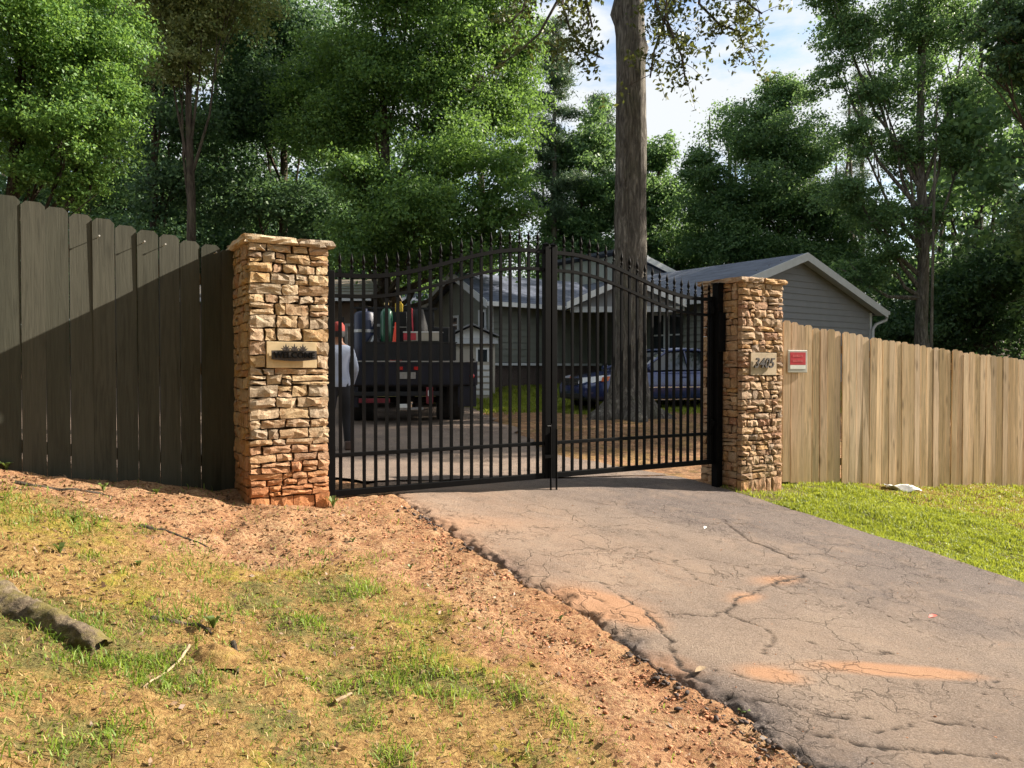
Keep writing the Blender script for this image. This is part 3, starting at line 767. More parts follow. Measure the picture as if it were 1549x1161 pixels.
# ------------------------------------------------------------------ fences
def board_mesh(name, w, h, th, clip, mat, notch=0):
    """dog-eared board, centre bottom at origin, face -Y"""
    vs = []; fs = []
    prof = [(-w / 2, 0), (w / 2, 0), (w / 2, h - clip), (w / 2 - clip, h), (-w / 2 + clip, h), (-w / 2, h - clip)]
    k = MB().prism(prof, 'y', -th, 0); me = k.mesh(name, mat); return me
def fences():
    # right : natural pine
    a = rad(66); dx, dy = math.sin(a), math.cos(a); fx, fy = 3.035, 8.80
    root = empty('wooden_fence', (fx, fy, 0), rad(90 - 66)); tag(root, 'weathered natural pine privacy fence of dog-eared boards beyond the house number pillar', 'fence')
    m1 = [board_mesh('fence_board', w, 1.86, .018, .026, M['cedar']) for w in (.104, .107, .101)]
    s = .02; i = 0; L = 13.0
    topz = lambda t: E + .580 - .126 * t + .0065 * t * t
    rr = random.Random(3)
    while s < L:
        w = .1125 + rr.uniform(-.003, .006); layer = 0
        off = rr.uniform(-.011, .009); t = topz(s)
        link(m1[i % 3], 'fence_board', root, (s, off + rr.uniform(-.003, .003), t - 1.86 + rr.uniform(-.012, .012)), (rr.uniform(-.008, .004), rr.uniform(-.006, .006), rr.uniform(-.10, .03)))
        s += w; i += 1
    for o_ in (.25, .95, 1.6):
        n = 5
        for k in range(n):
            s0, s1 = L * k / n, L * (k + 1) / n - .01; za, zb = topz(s0) - 1.86 + o_, topz(s1) - 1.86 + o_
            MB().add([(s0, .012, za), (s1, .012, zb), (s1, .05, zb), (s0, .05, za), (s0, .012, za + .085), (s1, .012, zb + .085), (s1, .05, zb + .085), (s0, .05, za + .085)],
                     [(0, 3, 2, 1), (4, 5, 6, 7), (0, 1, 5, 4), (1, 2, 6, 5), (2, 3, 7, 6), (3, 0, 4, 7)]).obj('fence_rail', M['rail_wood'], root)
    for k in range(6):
        s0 = .1 + 2.45 * k; MB().box(s0, s0 + .09, .052, .14, topz(s0) - 2.2, topz(s0) - .12).obj('fence_post', M['rail_wood'], root)
    # sign
    sp = .275; r = empty('warning_sign', (fx + dx * sp, fy + dy * sp, E + .11), rad(90 - 66)); tag(r, 'small red and white sign in a pale grey frame screwed to the pine fence', 'sign')
    r.scale = (1.32, 1, 1.0)
    MB().box(-.112, .112, -.045, -.030, -.135, .125).obj('sign_plate', M['sign_grey'], r, bevel=.006)
    MB().box(-.088, .088, -.049, -.0452, -.045, .100).obj('red_panel', M['sign_red'], r)
    MB().box(-.088, .088, -.049, -.0452, -.092, -.048).obj('white_strip', M['sign_white'], r)
    for z in (.058, .0):   # two worn, unreadable rows of print
        k = MB(); q = -.06
        rr2 = random.Random(int(z * 1000))
        while q < .055:
            w = rr2.uniform(.007, .013); k.box(q, q + w, -.0508, -.0492, z - .013, z + .013); q += w + .005
        k.obj('worn_print', M['sign_red_light'], r)
    MB().box(-.03, .03, -.0299, -.014, -.03, .03).obj('mount_block', M['sign_grey'], r)
    # left : dark stained
    J = xy(-6.235, 1.225); az = 52.5; a = rad(az)
    root = empty('wooden_fence', (J[0], J[1], 0), rad(90 - az)); tag(root, 'dark stained dog-eared board fence rising along the clay bank beside the welcome pillar', 'fence')
    m2 = [board_mesh('fence_board', w, 2.0, .018, .028, M['stained']) for w in (.139, .140, .138)]
    s = .028; i = 0
    topz = lambda t: E + .935 + .152 * t
    while s > -5.4:
        t = topz(-s)
        o = link(m2[i % 3], 'fence_board', root, (s - .07, rr.uniform(-.002, .002), t - 2.0 + rr.uniform(-.006, .006)), (rr.uniform(-.004, .004), rr.uniform(-.003, .003), rr.uniform(-.012, .012)))
        s -= .1435 + rr.uniform(-.001, .0015); i += 1
    for o_ in (.3, 1.0, 1.68):
        for k in range(2):
            s0, s1 = -5.4 + 2.7 * k, -2.71 + 2.7 * k - (.02 if k else 0); za, zb = topz(-s0) - 2 + o_, topz(-s1) - 2 + o_
            MB().add([(s0, .012, za), (s1, .012, zb), (s1, .05, zb), (s0, .05, za), (s0, .012, za + .085), (s1, .012, zb + .085), (s1, .05, zb + .085), (s0, .05, za + .085)],
                     [(0, 3, 2, 1), (4, 5, 6, 7), (0, 1, 5, 4), (1, 2, 6, 5), (2, 3, 7, 6), (3, 0, 4, 7)]).obj('fence_rail', M['rail_wood'], root)
    for s0 in (-.2, -2.6, -5.0): MB().box(s0, s0 + .09, .052, .14, topz(-s0) - 2.2, topz(-s0) - .12).obj('fence_post', M['rail_wood'], root)
    # long nails sticking out of the boards
    ca, sa = math.cos(rad(90 - az)), math.sin(rad(90 - az))
    for s0, dz_ in ((-.16, .075), (-.52, .105), (-.66, .12), (-.95, .155)):
        k = MB().tube([(s0, -.008, topz(-s0) - dz_), (s0 + .008, -.066, topz(-s0) - dz_ + .012)], .0026, 6).lathe([(.006, -.004), (.006, 0)], (s0 + .008, -.066, topz(-s0) - dz_ + .012), 8, 'y')
        o = k.obj('long_nail', M['nail'], root)
fences()

# ------------------------------------------------------------------ vegetation helpers
def leaf_quads(C, size, r, up=.6, asp=.55, out=None, outw=.5):
    n = len(C); nrm = r.normal(size=(n, 3)); nrm[:, 2] += up
    if out is not None: nrm += out * outw * 2
    nrm /= np.linalg.norm(nrm, axis=1)[:, None]
    t = r.normal(size=(n, 3)); t -= (t * nrm).sum(1)[:, None] * nrm; t /= np.linalg.norm(t, axis=1)[:, None]
    b = np.cross(nrm, t); s = size * r.uniform(.6, 1.3, n)[:, None]
    V = np.stack([C - t * s * .5, C + b * s * asp * .5 - nrm * s * .08, C + t * s * .5, C - b * s * asp * .5 - nrm * s * .08], 1).reshape(-1, 3)
    Fq = np.arange(4 * n).reshape(n, 4)
    rnd = np.repeat(r.random(n), 4)
    return V, Fq, rnd
def crown_points(blobs, n, r, clump=.35, per=14, shell=.55, zflat=.42):
    """leaf centres: lobe > flattened sprays > clumps of leaves"""
    per = int(per * 1.7)
    vol = np.array([b[3] * b[4] * b[5] for b in blobs]) ** .66; vol /= vol.sum()
    C = []; O = []
    for b, w in zip(blobs, vol):
        R_ = np.array(b[3:6]); nl = n * w; ns = int(np.clip(nl / 240, 9, 34))
        d = r.normal(size=(ns, 3)); d /= np.linalg.norm(d, axis=1)[:, None]
        rad_ = (shell + (1.06 - shell) * r.random(ns)) * (1 + .16 * r.normal(size=ns))
        sc = d * rad_[:, None] * R_ + np.array(b[:3])
        sr = R_.mean() * r.uniform(.26, .52, ns)
        for c0, r0_, dd in zip(sc, sr, d):
            m = max(2, int(nl / ns / per * (r0_ / R_.mean() / .34) ** 1.3))
            e = r.normal(size=(m, 3)); e /= np.linalg.norm(e, axis=1)[:, None]; e[:, 2] = np.where(r.random(m) < .7, np.abs(e[:, 2]), e[:, 2])
            c = c0 + e * (.45 + .55 * r.random(m))[:, None] * r0_ * np.array([1.2, 1.2, .82])
            c[:, 2] -= .22 * np.hypot(c[:, 0] - c0[0], c[:, 1] - c0[1])
            k = min(clump * .62, r0_ * .42)
            cl = c[:, None, :] + r.normal(size=(m, per, 3)) * np.array([k, k, k * .6]) * r.uniform(.5, 1.3, (m, 1, 1))
            C.append(cl.reshape(-1, 3)); O.append(np.repeat((e + dd * .5) / 1.3, per, 0))
    return np.concatenate(C), np.concatenate(O)
def add_tree(name, label, base, trunk_top, r0, blobs, nleaf, lsize, lmat, bmat, seed=1, clump=.35, per=14, lean=(0, 0), group=None, up=.5, limbs=True, shell=.5, cat='tree'):
    r = np.random.default_rng(seed); x, y = base; zb = float(gz(x, y)) - .1
    root = empty(name, (x, y, zb)); tag(root, label, cat, group)
    k = MB(); H = trunk_top - zb; pts = []; rs = []
    for i in range(9):
        t = i / 8; pts.append((lean[0] * t + .05 * math.sin(i * 1.7 + seed) * (t > 0), lean[1] * t + .05 * math.cos(i * 2.1 + seed) * (t > 0), H * t)); rs.append(r0 * (1.35 if i == 0 else 1) * (1 - .75 * t) + .01)
    k.tube(pts, rs, 10); k.obj('trunk', bmat, root, True)
    bl = [(b[0] - x, b[1] - y, b[2] - zb, b[3], b[4], b[5]) for b in blobs]
    if limbs:
        k = MB()
        for b in bl:
            zt = min(max(b[2] * .55, H * .2), H * .9); tt = zt / H
            s = Vector((lean[0] * tt, lean[1] * tt, zt)); e = Vector(b[:3]); m = s.lerp(e, .5) + Vector((0, 0, -.12 * (e - s).length))
            rr0 = r0 * (1 - .75 * tt) * .5
            k.tube([s, s.lerp(m, .6), m, m.lerp(e, .5) + Vector((r.normal() * .1, 0, .05)), e], [rr0, rr0 * .8, rr0 * .6, rr0 * .42, rr0 * .22], 6)
            for q in range(5):
                dv = Vector(r.normal(size=3)); dv.normalize(); e2 = e + Vector((dv.x * b[3], dv.y * b[4], dv.z * b[5])) * .8
                st = m.lerp(e, .3 + .14 * q); k.tube([st, st.lerp(e2, .5) + Vector((0, 0, .08)), e2], [rr0 * .3, rr0 * .18, .008], 5)
        k.obj('limbs', bmat, root, True)
    C, O = crown_points(bl, nleaf, r, clump, per, shell)
    V, Fq, rnd = leaf_quads(C, lsize, r, up, .6, O, .35)
    link(npmesh('crown', V, Fq, lmat, False, {'rnd': rnd}), 'crown', root)
    return root
def B(px, py, y, rx, ry=None, rd=None):
    """crown lobe: centre given by photo point and distance, radii in photo pixels"""
    ry = ry or rx; c = pxw(px, py, y); k = y / F
    return (c[0], c[1], c[2], rx * k, (rd or rx) * k, ry * k)
def add_pine(label, px, y, top_py, low_py, half_px, r0, n, seed, mat='leaf_pine', group='tall pines behind the house', lean=0):
    r = np.random.default_rng(seed); x = (px - CX) / F * y; zb = float(gz(x, y)) - .1
    root = empty('pine_tree', (x, y, zb)); tag(root, label, 'tree', group)
    zt = pxw(px, top_py, y)[2] - zb; zl = pxw(px, low_py, y)[2] - zb; hw = half_px * y / F
    MB().tube([(lean * t, .04 * math.sin(t * 9), zt * t) for t in np.linspace(0, 1, 8)], [r0 * (1 - .85 * t) + .01 for t in np.linspace(0, 1, 8)], 9).obj('trunk', M['bark_grey'], root, True)
    k = MB(); C = []
    nb = 46
    for i in range(nb):
        t = i / (nb - 1); z = zl + (zt - zl) * t; a = r.random() * 6.28; L = hw * (1.0 - .72 * t ** 1.3) * r.uniform(.45, 1.1)
        tip = Vector((math.cos(a) * L, math.sin(a) * L, z + L * r.uniform(-.05, .28))); s = Vector((0, 0, z - .05 * L))
        mid = s.lerp(tip, .5) + Vector((0, 0, -.04 * L)); k.tube([s, mid, tip], [r0 * .22 * (1.1 - t), r0 * .14 * (1.1 - t) + .004, .006], 5)
        for q in range(7):
            c = np.array(s.lerp(tip, .35 + .1 * q + .04 * r.random())) + r.normal(size=3) * np.array([.14, .14, .05]) * L * .8
            C.append(c + r.normal(size=(n // (nb * 7), 3)) * np.array([.26, .26, .11]) * (hw / 2.2) ** .5)
    k.obj('limbs', M['bark_grey'], root, True)
    C = np.concatenate(C); V, Fq, rnd = leaf_quads(C, .24, r, .3, .16)
    link(npmesh('crown', V, Fq, M[mat], False, {'rnd': rnd}), 'crown', root)

# ------------------------------------------------------------------ trees
def trees():
    T = add_tree
    # big bright tree at the upper left
    y = 11.5
    T('broadleaf_tree', 'bright green leafy tree rising behind the dark fence at its left end', pxw(-10, 0, y)[:2], pxw(0, 60, y)[2], .13,
      [B(60, 60, y, 95, 75), B(140, 110, y + .5, 75, 75), B(30, 170, y, 70, 55), B(120, 190, y - .3, 70, 50), B(180, 40, y + .6, 50, 50), B(60, 260, y, 55, 30), B(120, 285, y - .2, 45, 22), B(150, 240, y, 40, 26), B(-50, 110, y, 90, 90), B(60, -60, y, 120, 80), B(175, 150, y, 40, 40), B(-60, 240, y, 60, 50)],
      95000, .055, M['leaf_bright'], M['bark_dark'], 11, .20, 16, lean=(.5, 0), shell=.35)
    # centre: big maple-like tree
    y = 23
    T('broadleaf_tree', 'large spreading green tree whose crown hangs over the truck in the yard', pxw(582, 0, y)[:2], pxw(590, 40, y)[2], .24,
      [B(700, 60, y, 90, 80), B(760, 170, y + 1, 62, 70), B(640, 160, y, 90, 70), B(560, 70, y, 90, 80), B(690, 250, y - 1, 90, 45), B(760, 320, y - 1.5, 60, 42), B(640, 320, y - 2, 90, 45), B(545, 275, y - 2, 60, 40), B(730, 380, y - 1, 70, 30), B(560, 370, y - 1, 80, 35), B(780, 60, y + 1, 45, 60), B(500, 190, y + 1, 90, 70), B(620, -40, y, 160, 60), B(785, 250, y, 36, 40), B(660, 395, y, 90, 25)],
      200000, .105, M['leaf_maple'], M['bark_dark'], 12, .34, 16, shell=.35)
    y = 27
    T('broadleaf_tree', 'tall dark green tree between the bright tree and the spreading one, left of the truck', pxw(430, 0, y)[:2], pxw(430, 30, y)[2], .2,
      [B(430, 60, y, 80, 80), B(400, 180, y, 90, 70), B(470, 150, y - 1, 70, 70), B(380, 300, y, 90, 50), B(470, 330, y - 1, 70, 60), B(360, 60, y + 1, 60, 70)],
      60000, .14, M['leaf_dark'], M['bark_dark'], 13, .4, 14, shell=.3)
    y = 21
    T('broadleaf_tree', 'olive tinted tree with brownish tips rising behind the dark fence', pxw(290, 0, y)[:2], pxw(290, 0, y)[2], .16,
      [B(290, 30, y, 70, 60), B(250, -10, y, 60, 50), B(350, 10, y, 60, 40), B(270, 100, y, 50, 40), B(320, -70, y, 90, 60)],
      32000, .10, M['leaf_olive'], M['bark_dark'], 14, .26, 14, shell=.3)
    # dark woodland trees on the left
    spec = [(235, 24, 'dark'), (180, 29, 'dark'), (330, 33, 'dark'), (120, 27, 'mid'), (50, 33, 'dark'), (410, 38, 'dark'), (500, 36, 'mid'), (280, 40, 'dark'), (-60, 26, 'dark')]
    words = ['thin dark tree close behind the dark fence', 'dark tree in shade right of the bright tree', 'dense dark tree above the left pillar', 'mid green tree partly behind the bright tree', 'deep shaded tree at the left frame side of the woods', 'dark tree far back above the left pillar cap', 'mid green tree far back left of the spreading tree', 'farthest dark tree of the left woods', 'dark tree at the far left end of the woods']
    for i, (px, y, kd) in enumerate(spec):
        r = random.Random(i + 40)
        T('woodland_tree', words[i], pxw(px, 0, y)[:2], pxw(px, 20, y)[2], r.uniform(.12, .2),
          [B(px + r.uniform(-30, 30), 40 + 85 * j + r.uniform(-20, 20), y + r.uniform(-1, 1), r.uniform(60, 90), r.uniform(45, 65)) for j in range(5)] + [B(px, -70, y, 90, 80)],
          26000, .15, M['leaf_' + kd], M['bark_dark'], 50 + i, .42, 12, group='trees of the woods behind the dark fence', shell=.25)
    # right side cluster
    y = 34
    T('broadleaf_tree', 'rounded mid green tree right of the thick trunk, crown stepping down to the left', pxw(1180, 0, y)[:2], pxw(1180, 150, y)[2], .26,
      [B(1185, 150, y, 36, 40), B(1130, 215, y, 60, 50), B(1210, 230, y, 60, 60), B(1080, 300, y, 48, 55), B(1160, 310, y, 75, 55), B(1240, 320, y, 60, 60), B(1100, 375, y, 70, 35), B(1200, 390, y, 80, 35), B(1270, 400, y, 50, 40), B(1060, 255, y, 30, 30)],
      130000, .13, M['leaf_mid'], M['bark_dark'], 15, .42, 14, shell=.3)
    y = 25
    T('broadleaf_tree', 'tall slender tree with an airy dark crown and bare trunk behind the pine fence', pxw(1397, 0, y)[:2], pxw(1385, -60, y)[2], .21,
      [B(1385, 50, y, 60, 50), B(1290, 55, y, 50, 45), B(1260, 110, y, 36, 40), B(1330, 150, y, 50, 40), B(1440, 140, y, 50, 45), B(1300, 215, y, 45, 35), B(1370, 235, y, 50, 35), B(1450, 230, y, 40, 35), B(1330, 330, y, 50, 40), B(1400, 330, y, 40, 25), B(1340, 400, y, 40, 28), B(1390, -40, y, 100, 60), B(1250, 10, y, 40, 40), B(1455, 50, y, 50, 45), B(1290, 420, y, 40, 30), B(1290, 290, y, 45, 35)],
      75000, .10, M['leaf_mid'], M['bark'], 16, .30, 16, lean=(-.25, 0), shell=.2)
    y = 16
    T('broadleaf_tree', 'dark leafy boughs of a tree reaching in at the upper right corner', pxw(1640, 0, y)[:2], pxw(1630, -60, y)[2], .2,
      [B(1545, 60, y, 55, 45), B(1520, 20, y, 60, 40), B(1590, 120, y, 70, 50), B(1620, 20, y, 110, 90), B(1500, 95, y, 35, 22), B(1680, 200, y, 70, 60), B(1600, 330, y, 62, 90), B(1570, 260, y, 30, 45), B(1700, 60, y, 120, 120)],
      46000, .10, M['leaf_dark'], M['bark_dark'], 17, .26, 16, shell=.3)
    y = 31
    T('broadleaf_tree', 'low bushy tree rising over the pine fence at the far right', pxw(1500, 0, y)[:2], pxw(1500, 360, y)[2], .14,
      [B(1500, 420, y, 60, 50), B(1440, 450, y, 50, 40), B(1540, 380, y, 40, 40), B(1480, 490, y, 70, 40), B(1380, 490, y, 60, 35)],
      30000, .14, M['leaf_dark'], M['bark_dark'], 18, .4, 14, shell=.3)
    y = 37
    T('broadleaf_tree', 'green tree left of the thick trunk above the main roof', pxw(880, 0, y)[:2], pxw(880, 220, y)[2], .2,
      [B(860, 260, y, 50, 50), B(900, 220, y, 45, 40), B(870, 340, y, 60, 50), B(920, 300, y, 45, 50), B(840, 390, y, 60, 35), B(910, 400, y, 60, 40)],
      44000, .17, M['leaf_mid'], M['bark_dark'], 19, .42, 14, shell=.3)
    T('broadleaf_tree', 'green tree just right of the thick trunk behind the garage roof', pxw(995, 0, y)[:2], pxw(995, 240, y)[2], .2,
      [B(985, 240, y, 32, 40), B(1000, 310, y, 45, 40), B(1010, 370, y, 50, 35), B(970, 340, y, 35, 50), B(1040, 410, y, 50, 30), B(975, 410, y, 40, 30)],
      36000, .17, M['leaf_mid'], M['bark_dark'], 20, .42, 14, shell=.3)
    add_pine('tall pine with layered boughs rising between the spreading tree and the thick trunk', 838, 36, 40, 330, 62, .2, 26000, 21)
    add_pine('pine with sparse top left of the thick trunk', 905, 42, 150, 400, 60, .2, 20000, 22)
    add_pine('bluish pine standing right of the tall slender tree', 1480, 38, 170, 480, 62, .2, 24000, 23)
    add_pine('pine at the far right above the low bushy tree', 1535, 44, 200, 480, 60, .2, 18000, 24)
    add_pine('small pine with dark needles beside the rounded tree, left of it', 1062, 40, 250, 440, 46, .15, 14000, 25)
    add_pine('thin pine between the slender tree and the bluish pine', 1425, 46, 210, 470, 40, .15, 12000, 26)
    add_pine('pine standing deep behind the rounded tree and the slender tree', 1300, 48, 120, 440, 60, .2, 16000, 27)
    # pale thin dead trunk beside the slender tree
    x, y_, _ = pxw(1408, 0, 24.3); z = float(gz(x, y_))
    tag(MB().tube([(x, y_, z - .1), (x + .02, y_, z + 3), (x + .05, y_, z + 6), (x + .12, y_, z + 9)], [.05, .045, .04, .02], 8).obj('bare_sapling', M['bark_grey'], smooth=True), 'pale thin bare sapling trunk just right of the slender tree trunk', 'sapling')
    # shade trees outside the frame on the sun side
    sh = [(21, 21.5, 14, 4.2), (27, 24.0, 16, 5), (24, 29, 15, 5), (31, 33, 17, 6), (17.5, 24.5, 12, 3.6), (20, 33, 15, 5), (36, 40, 18, 6)]
    shl = ['round crowned tree nearest the garage gable', 'tall full tree at the end of the pine fence', 'green tree standing behind the garage gable', 'tallest tree at the rear right of the yard', 'smallest yard tree close beside the garage', 'tree at the rear corner of the garage', 'farthest big tree right of the house']
    for i, (x, y, h, rr_) in enumerate(sh):
        r = random.Random(i + 80); z0 = float(gz(x, y))
        T('broadleaf_tree', shl[i], (x, y), z0 + h, .22,
          [(x + r.uniform(-.6, .6) * rr_, y + r.uniform(-.6, .6) * rr_, z0 + h * (.28 + .12 * j), rr_ * .62, rr_ * .62, rr_ * .5) for j in range(7)],
          10500, .26, M['leaf_mid'], M['bark_dark'], 90 + i, .55, 12, group='yard trees beyond the right of the house', shell=.2)
trees()
def thick_oak():
    y = 15.4; x, _, _ = pxw(948, 0, y); zb = float(gz(x, y))
    root = empty('oak_tree', (x, y, zb)); tag(root, 'thick straight grey-brown trunk of an old oak beside the blue car', 'tree')
    H = 13.0; n = 34; m = 72; V = []; 
    for j in range(m + 1):
        t = j / m; h = (t ** 1.35) * H - .15
        rb = .325 * (1 - .018 * h) + .36 * math.exp(-max(h, 0) / .28) + .035 * math.exp(-max(h, 0) / 1.2)
        for i in range(n):
            a = 2 * math.pi * i / n
            fl = 1 + .38 * math.exp(-max(h, 0) / .35) * math.cos(a * 5 + .6) + .05 * math.cos(a * 3 + h * .5)
            r_ = rb * fl
            for (ha, aa, am, sh_, sa_) in ((8.05, math.pi * 1.02, .13, .22, .35), (7.35, 0.02, .10, .16, .35), (8.6, -.5, .06, .3, .3), (5.6, -.1, .04, .14, .4), (3.9, 3.4, .03, .3, .4)):
                da = (a - aa + math.pi) % (2 * math.pi) - math.pi
                r_ += am * math.exp(-((h - ha) / sh_) ** 2 - (da / sa_) ** 2)
            r_ += .018 * (vn(np.array(a * 6.0), np.array(h * 1.6), 3) - .5) + .016 * math.sin(i * math.pi * .97 + h * .7)
            V.append((math.cos(a) * r_ + .05 * math.sin(h * .35) + .012 * h * .5, math.sin(a) * r_, h))
    Fq = [(j * n + i, j * n + (i + 1) % n, (j + 1) * n + (i + 1) % n, (j + 1) * n + i) for j in range(m) for i in range(n)]
    link(npmesh('trunk', V, Fq, M['bark'], True), 'trunk', root)
    # drooping outer boughs that come down into view, seen against the sky
    r = np.random.default_rng(77); k = MB(); C = []
    def P(px, py, yy): a = pxw(px, py, yy); return Vector((a[0] - x, a[1] - y, a[2] - zb))
    S = Vector((0, 0, 11.4)); boughs = [
        ([P(870, -60, 14.6), P(846, 0, 14), P(815, 55, 13.6), P(780, 85, 13.4), P(748, 107, 13.2)], 3),
        ([P(858, -50, 14.2), P(850, 10, 13.8), P(862, 50, 13.6), P(885, 78, 13.5), P(912, 92, 13.4)], 7),
        ([P(830, -60, 13.9), P(800, -10, 13.6), P(790, 20, 13.4), P(770, 40, 13.3)], 7),
        ([P(1040, -50, 14.6), P(1016, 5, 14.2), P(1000, 45, 14), P(988, 80, 13.9), P(982, 120, 13.8)], 9),
        ([P(1060, -50, 14.4), P(1055, 10, 14), P(1085, 40, 13.8), P(1115, 52, 13.7), P(1125, 80, 13.6)], 10),
        ([P(1100, -60, 14.2), P(1110, -10, 13.8), P(1135, 15, 13.6), P(1150, 25, 13.6)], 8),
        ([P(1010, -40, 13.6), P(1005, 30, 13.4), P(1030, 90, 13.3), P(1035, 125, 13.3)], 8),
        ([P(900, -60, 13.4), P(885, 0, 13.2), P(895, 45, 13.1)], 9),
        ([P(985, -60, 13.8), P(990, 10, 13.6), P(1010, 50, 13.5)], 8)]
    for pts, dens in boughs:
        allp = [S + Vector((0, 0, -.8 * r.random())), S.lerp(pts[0], .5) + Vector((0, 0, .4))] + pts
        k.tube(allp, [.09, .05] + [.026 * (1 - .75 * i / len(pts)) + .004 for i in range(len(pts))], 6)
        for a_, b_ in zip(pts[:-1], pts[1:]):
            for q in range(dens):
                s = a_.lerp(b_, r.random()); d = Vector(r.normal(size=3)) * .26; d.z -= .12; e = s + d; k.tube([s, s.lerp(e, .5) + Vector((0, 0, .03)), e], [.007, .005, .003], 4, False)
                for u in range(3):
                    C.append(np.array(s.lerp(e, .55 + .22 * u)) + r.normal(size=(6, 3)) * .07)
    # crown above the picture
    bl = [(r.normal() * 2.6, r.normal() * 2.2 + .5, 14.3 + r.random() * 4, 2.0, 2.0, 1.4) for _ in range(9)]
    for b in bl: k.tube([S - Vector((0, 0, 1.2)), S.lerp(Vector(b[:3]), .5), Vector(b[:3])], [.14, .08, .03], 6)
    k.obj('limbs', M['bark_dark'], root, True)
    C = np.concatenate(C)
    V, Fq, rnd = leaf_quads(C, .105, r, .2, .5); link(npmesh('drooping_leaves', V, Fq, M['leaf_oak'], False, {'rnd': rnd}), 'drooping_leaves', root)
    C, O = crown_points(bl, 20000, r, .4, 12, .2); V, Fq, rnd = leaf_quads(C, .13, r, .3, .5); link(npmesh('crown', V, Fq, M['leaf_oak'], False, {'rnd': rnd}), 'crown', root)
thick_oak()
def far_woods():
    r = np.random.default_rng(5); C = []; k = MB()
    def mass(n, x0, x1, y0, y1, hfn, s):
        x = r.uniform(x0, x1, n); y = r.uniform(y0, y1, n); z = gz(x, y) + hfn(x, y) * r.random(n) ** .8
        c = np.stack([x, y, z], 1); return (c[:, None, :] + r.normal(size=(n, 12, 3)) * s).reshape(-1, 3)
    hl = lambda x, y: 4 + 9 * vn(x * .5, y * .5, 3)
    hr = lambda x, y: 1.5 + 5.5 * vn(x * .35, y * .35, 4)
    C.append(mass(8500, -28, -3.5, 30, 44, hl, .5)); C.append(mass(2200, -4, 10, 38, 46, hr, .45)); C.append(mass(4600, 9, 40, 30, 46, hr, .45))
    hb = lambda x, y: 3 + 13 * vn(x * .12, y * .1, 9) * np.clip((np.abs(x / y - .17) - .05) * 5, .25, 1)
    C.append(mass(5200, -60, 70, 52, 66, hb, .7))
    C = np.concatenate(C); V, Fq, rnd = leaf_quads(C, .26, r, .4, .6)
    o = link(npmesh('far_woods', V, Fq, M['leaf_dark'], False, {'rnd': rnd}), 'far_woods'); tag(o, 'dark undergrowth and woods closing the view behind the yard', 'woods', kind='stuff')
    k = MB()
    for i in range(70):
        x = r.uniform(-40, 45); y = r.uniform(36, 60)
        if abs(x / y - .17) < .08: continue
        z = float(gz(x, y)); h = r.uniform(9, 16); k.tube([(x, y, z - .2), (x + r.normal() * .2, y, z + h * .5), (x + r.normal() * .4, y, z + h)], [.16, .12, .05], 6)
    tag(k.obj('far_trunks', M['bark_dark'], smooth=True), 'bare dark trunks standing in the far woods', 'woods', kind='stuff')
far_woods()
def sky_screen():  # unseen leaf ring behind the camera, added to dim the sky fill
    r = np.random.default_rng(15); C = []
    for i in range(26):
        a = rad(118 + 165 * i / 25); R_ = r.uniform(12, 16); cx_, cy_ = math.sin(a) * R_, math.cos(a) * R_ - 1; zg = float(gz(cx_, cy_)); h = r.uniform(14, 19)
        for j in range(7):
            c = np.array([cx_, cy_, zg + h * (.12 + .13 * j)]) + r.normal(size=3) * .8
            C.append(c + r.normal(size=(260, 3)) * np.array([1.5, 1.5, 1.2]))
    C = np.concatenate(C); V, Fq, rnd = leaf_quads(C, .62, r, .4, .7)
    tag(link(npmesh('sky_screen_foliage', V, Fq, M['leaf_dark'], False, {'rnd': rnd}), 'sky_screen_foliage'), 'unseen foliage behind the viewer, added to hold back low sky light', 'woods', kind='stuff')
sky_screen()

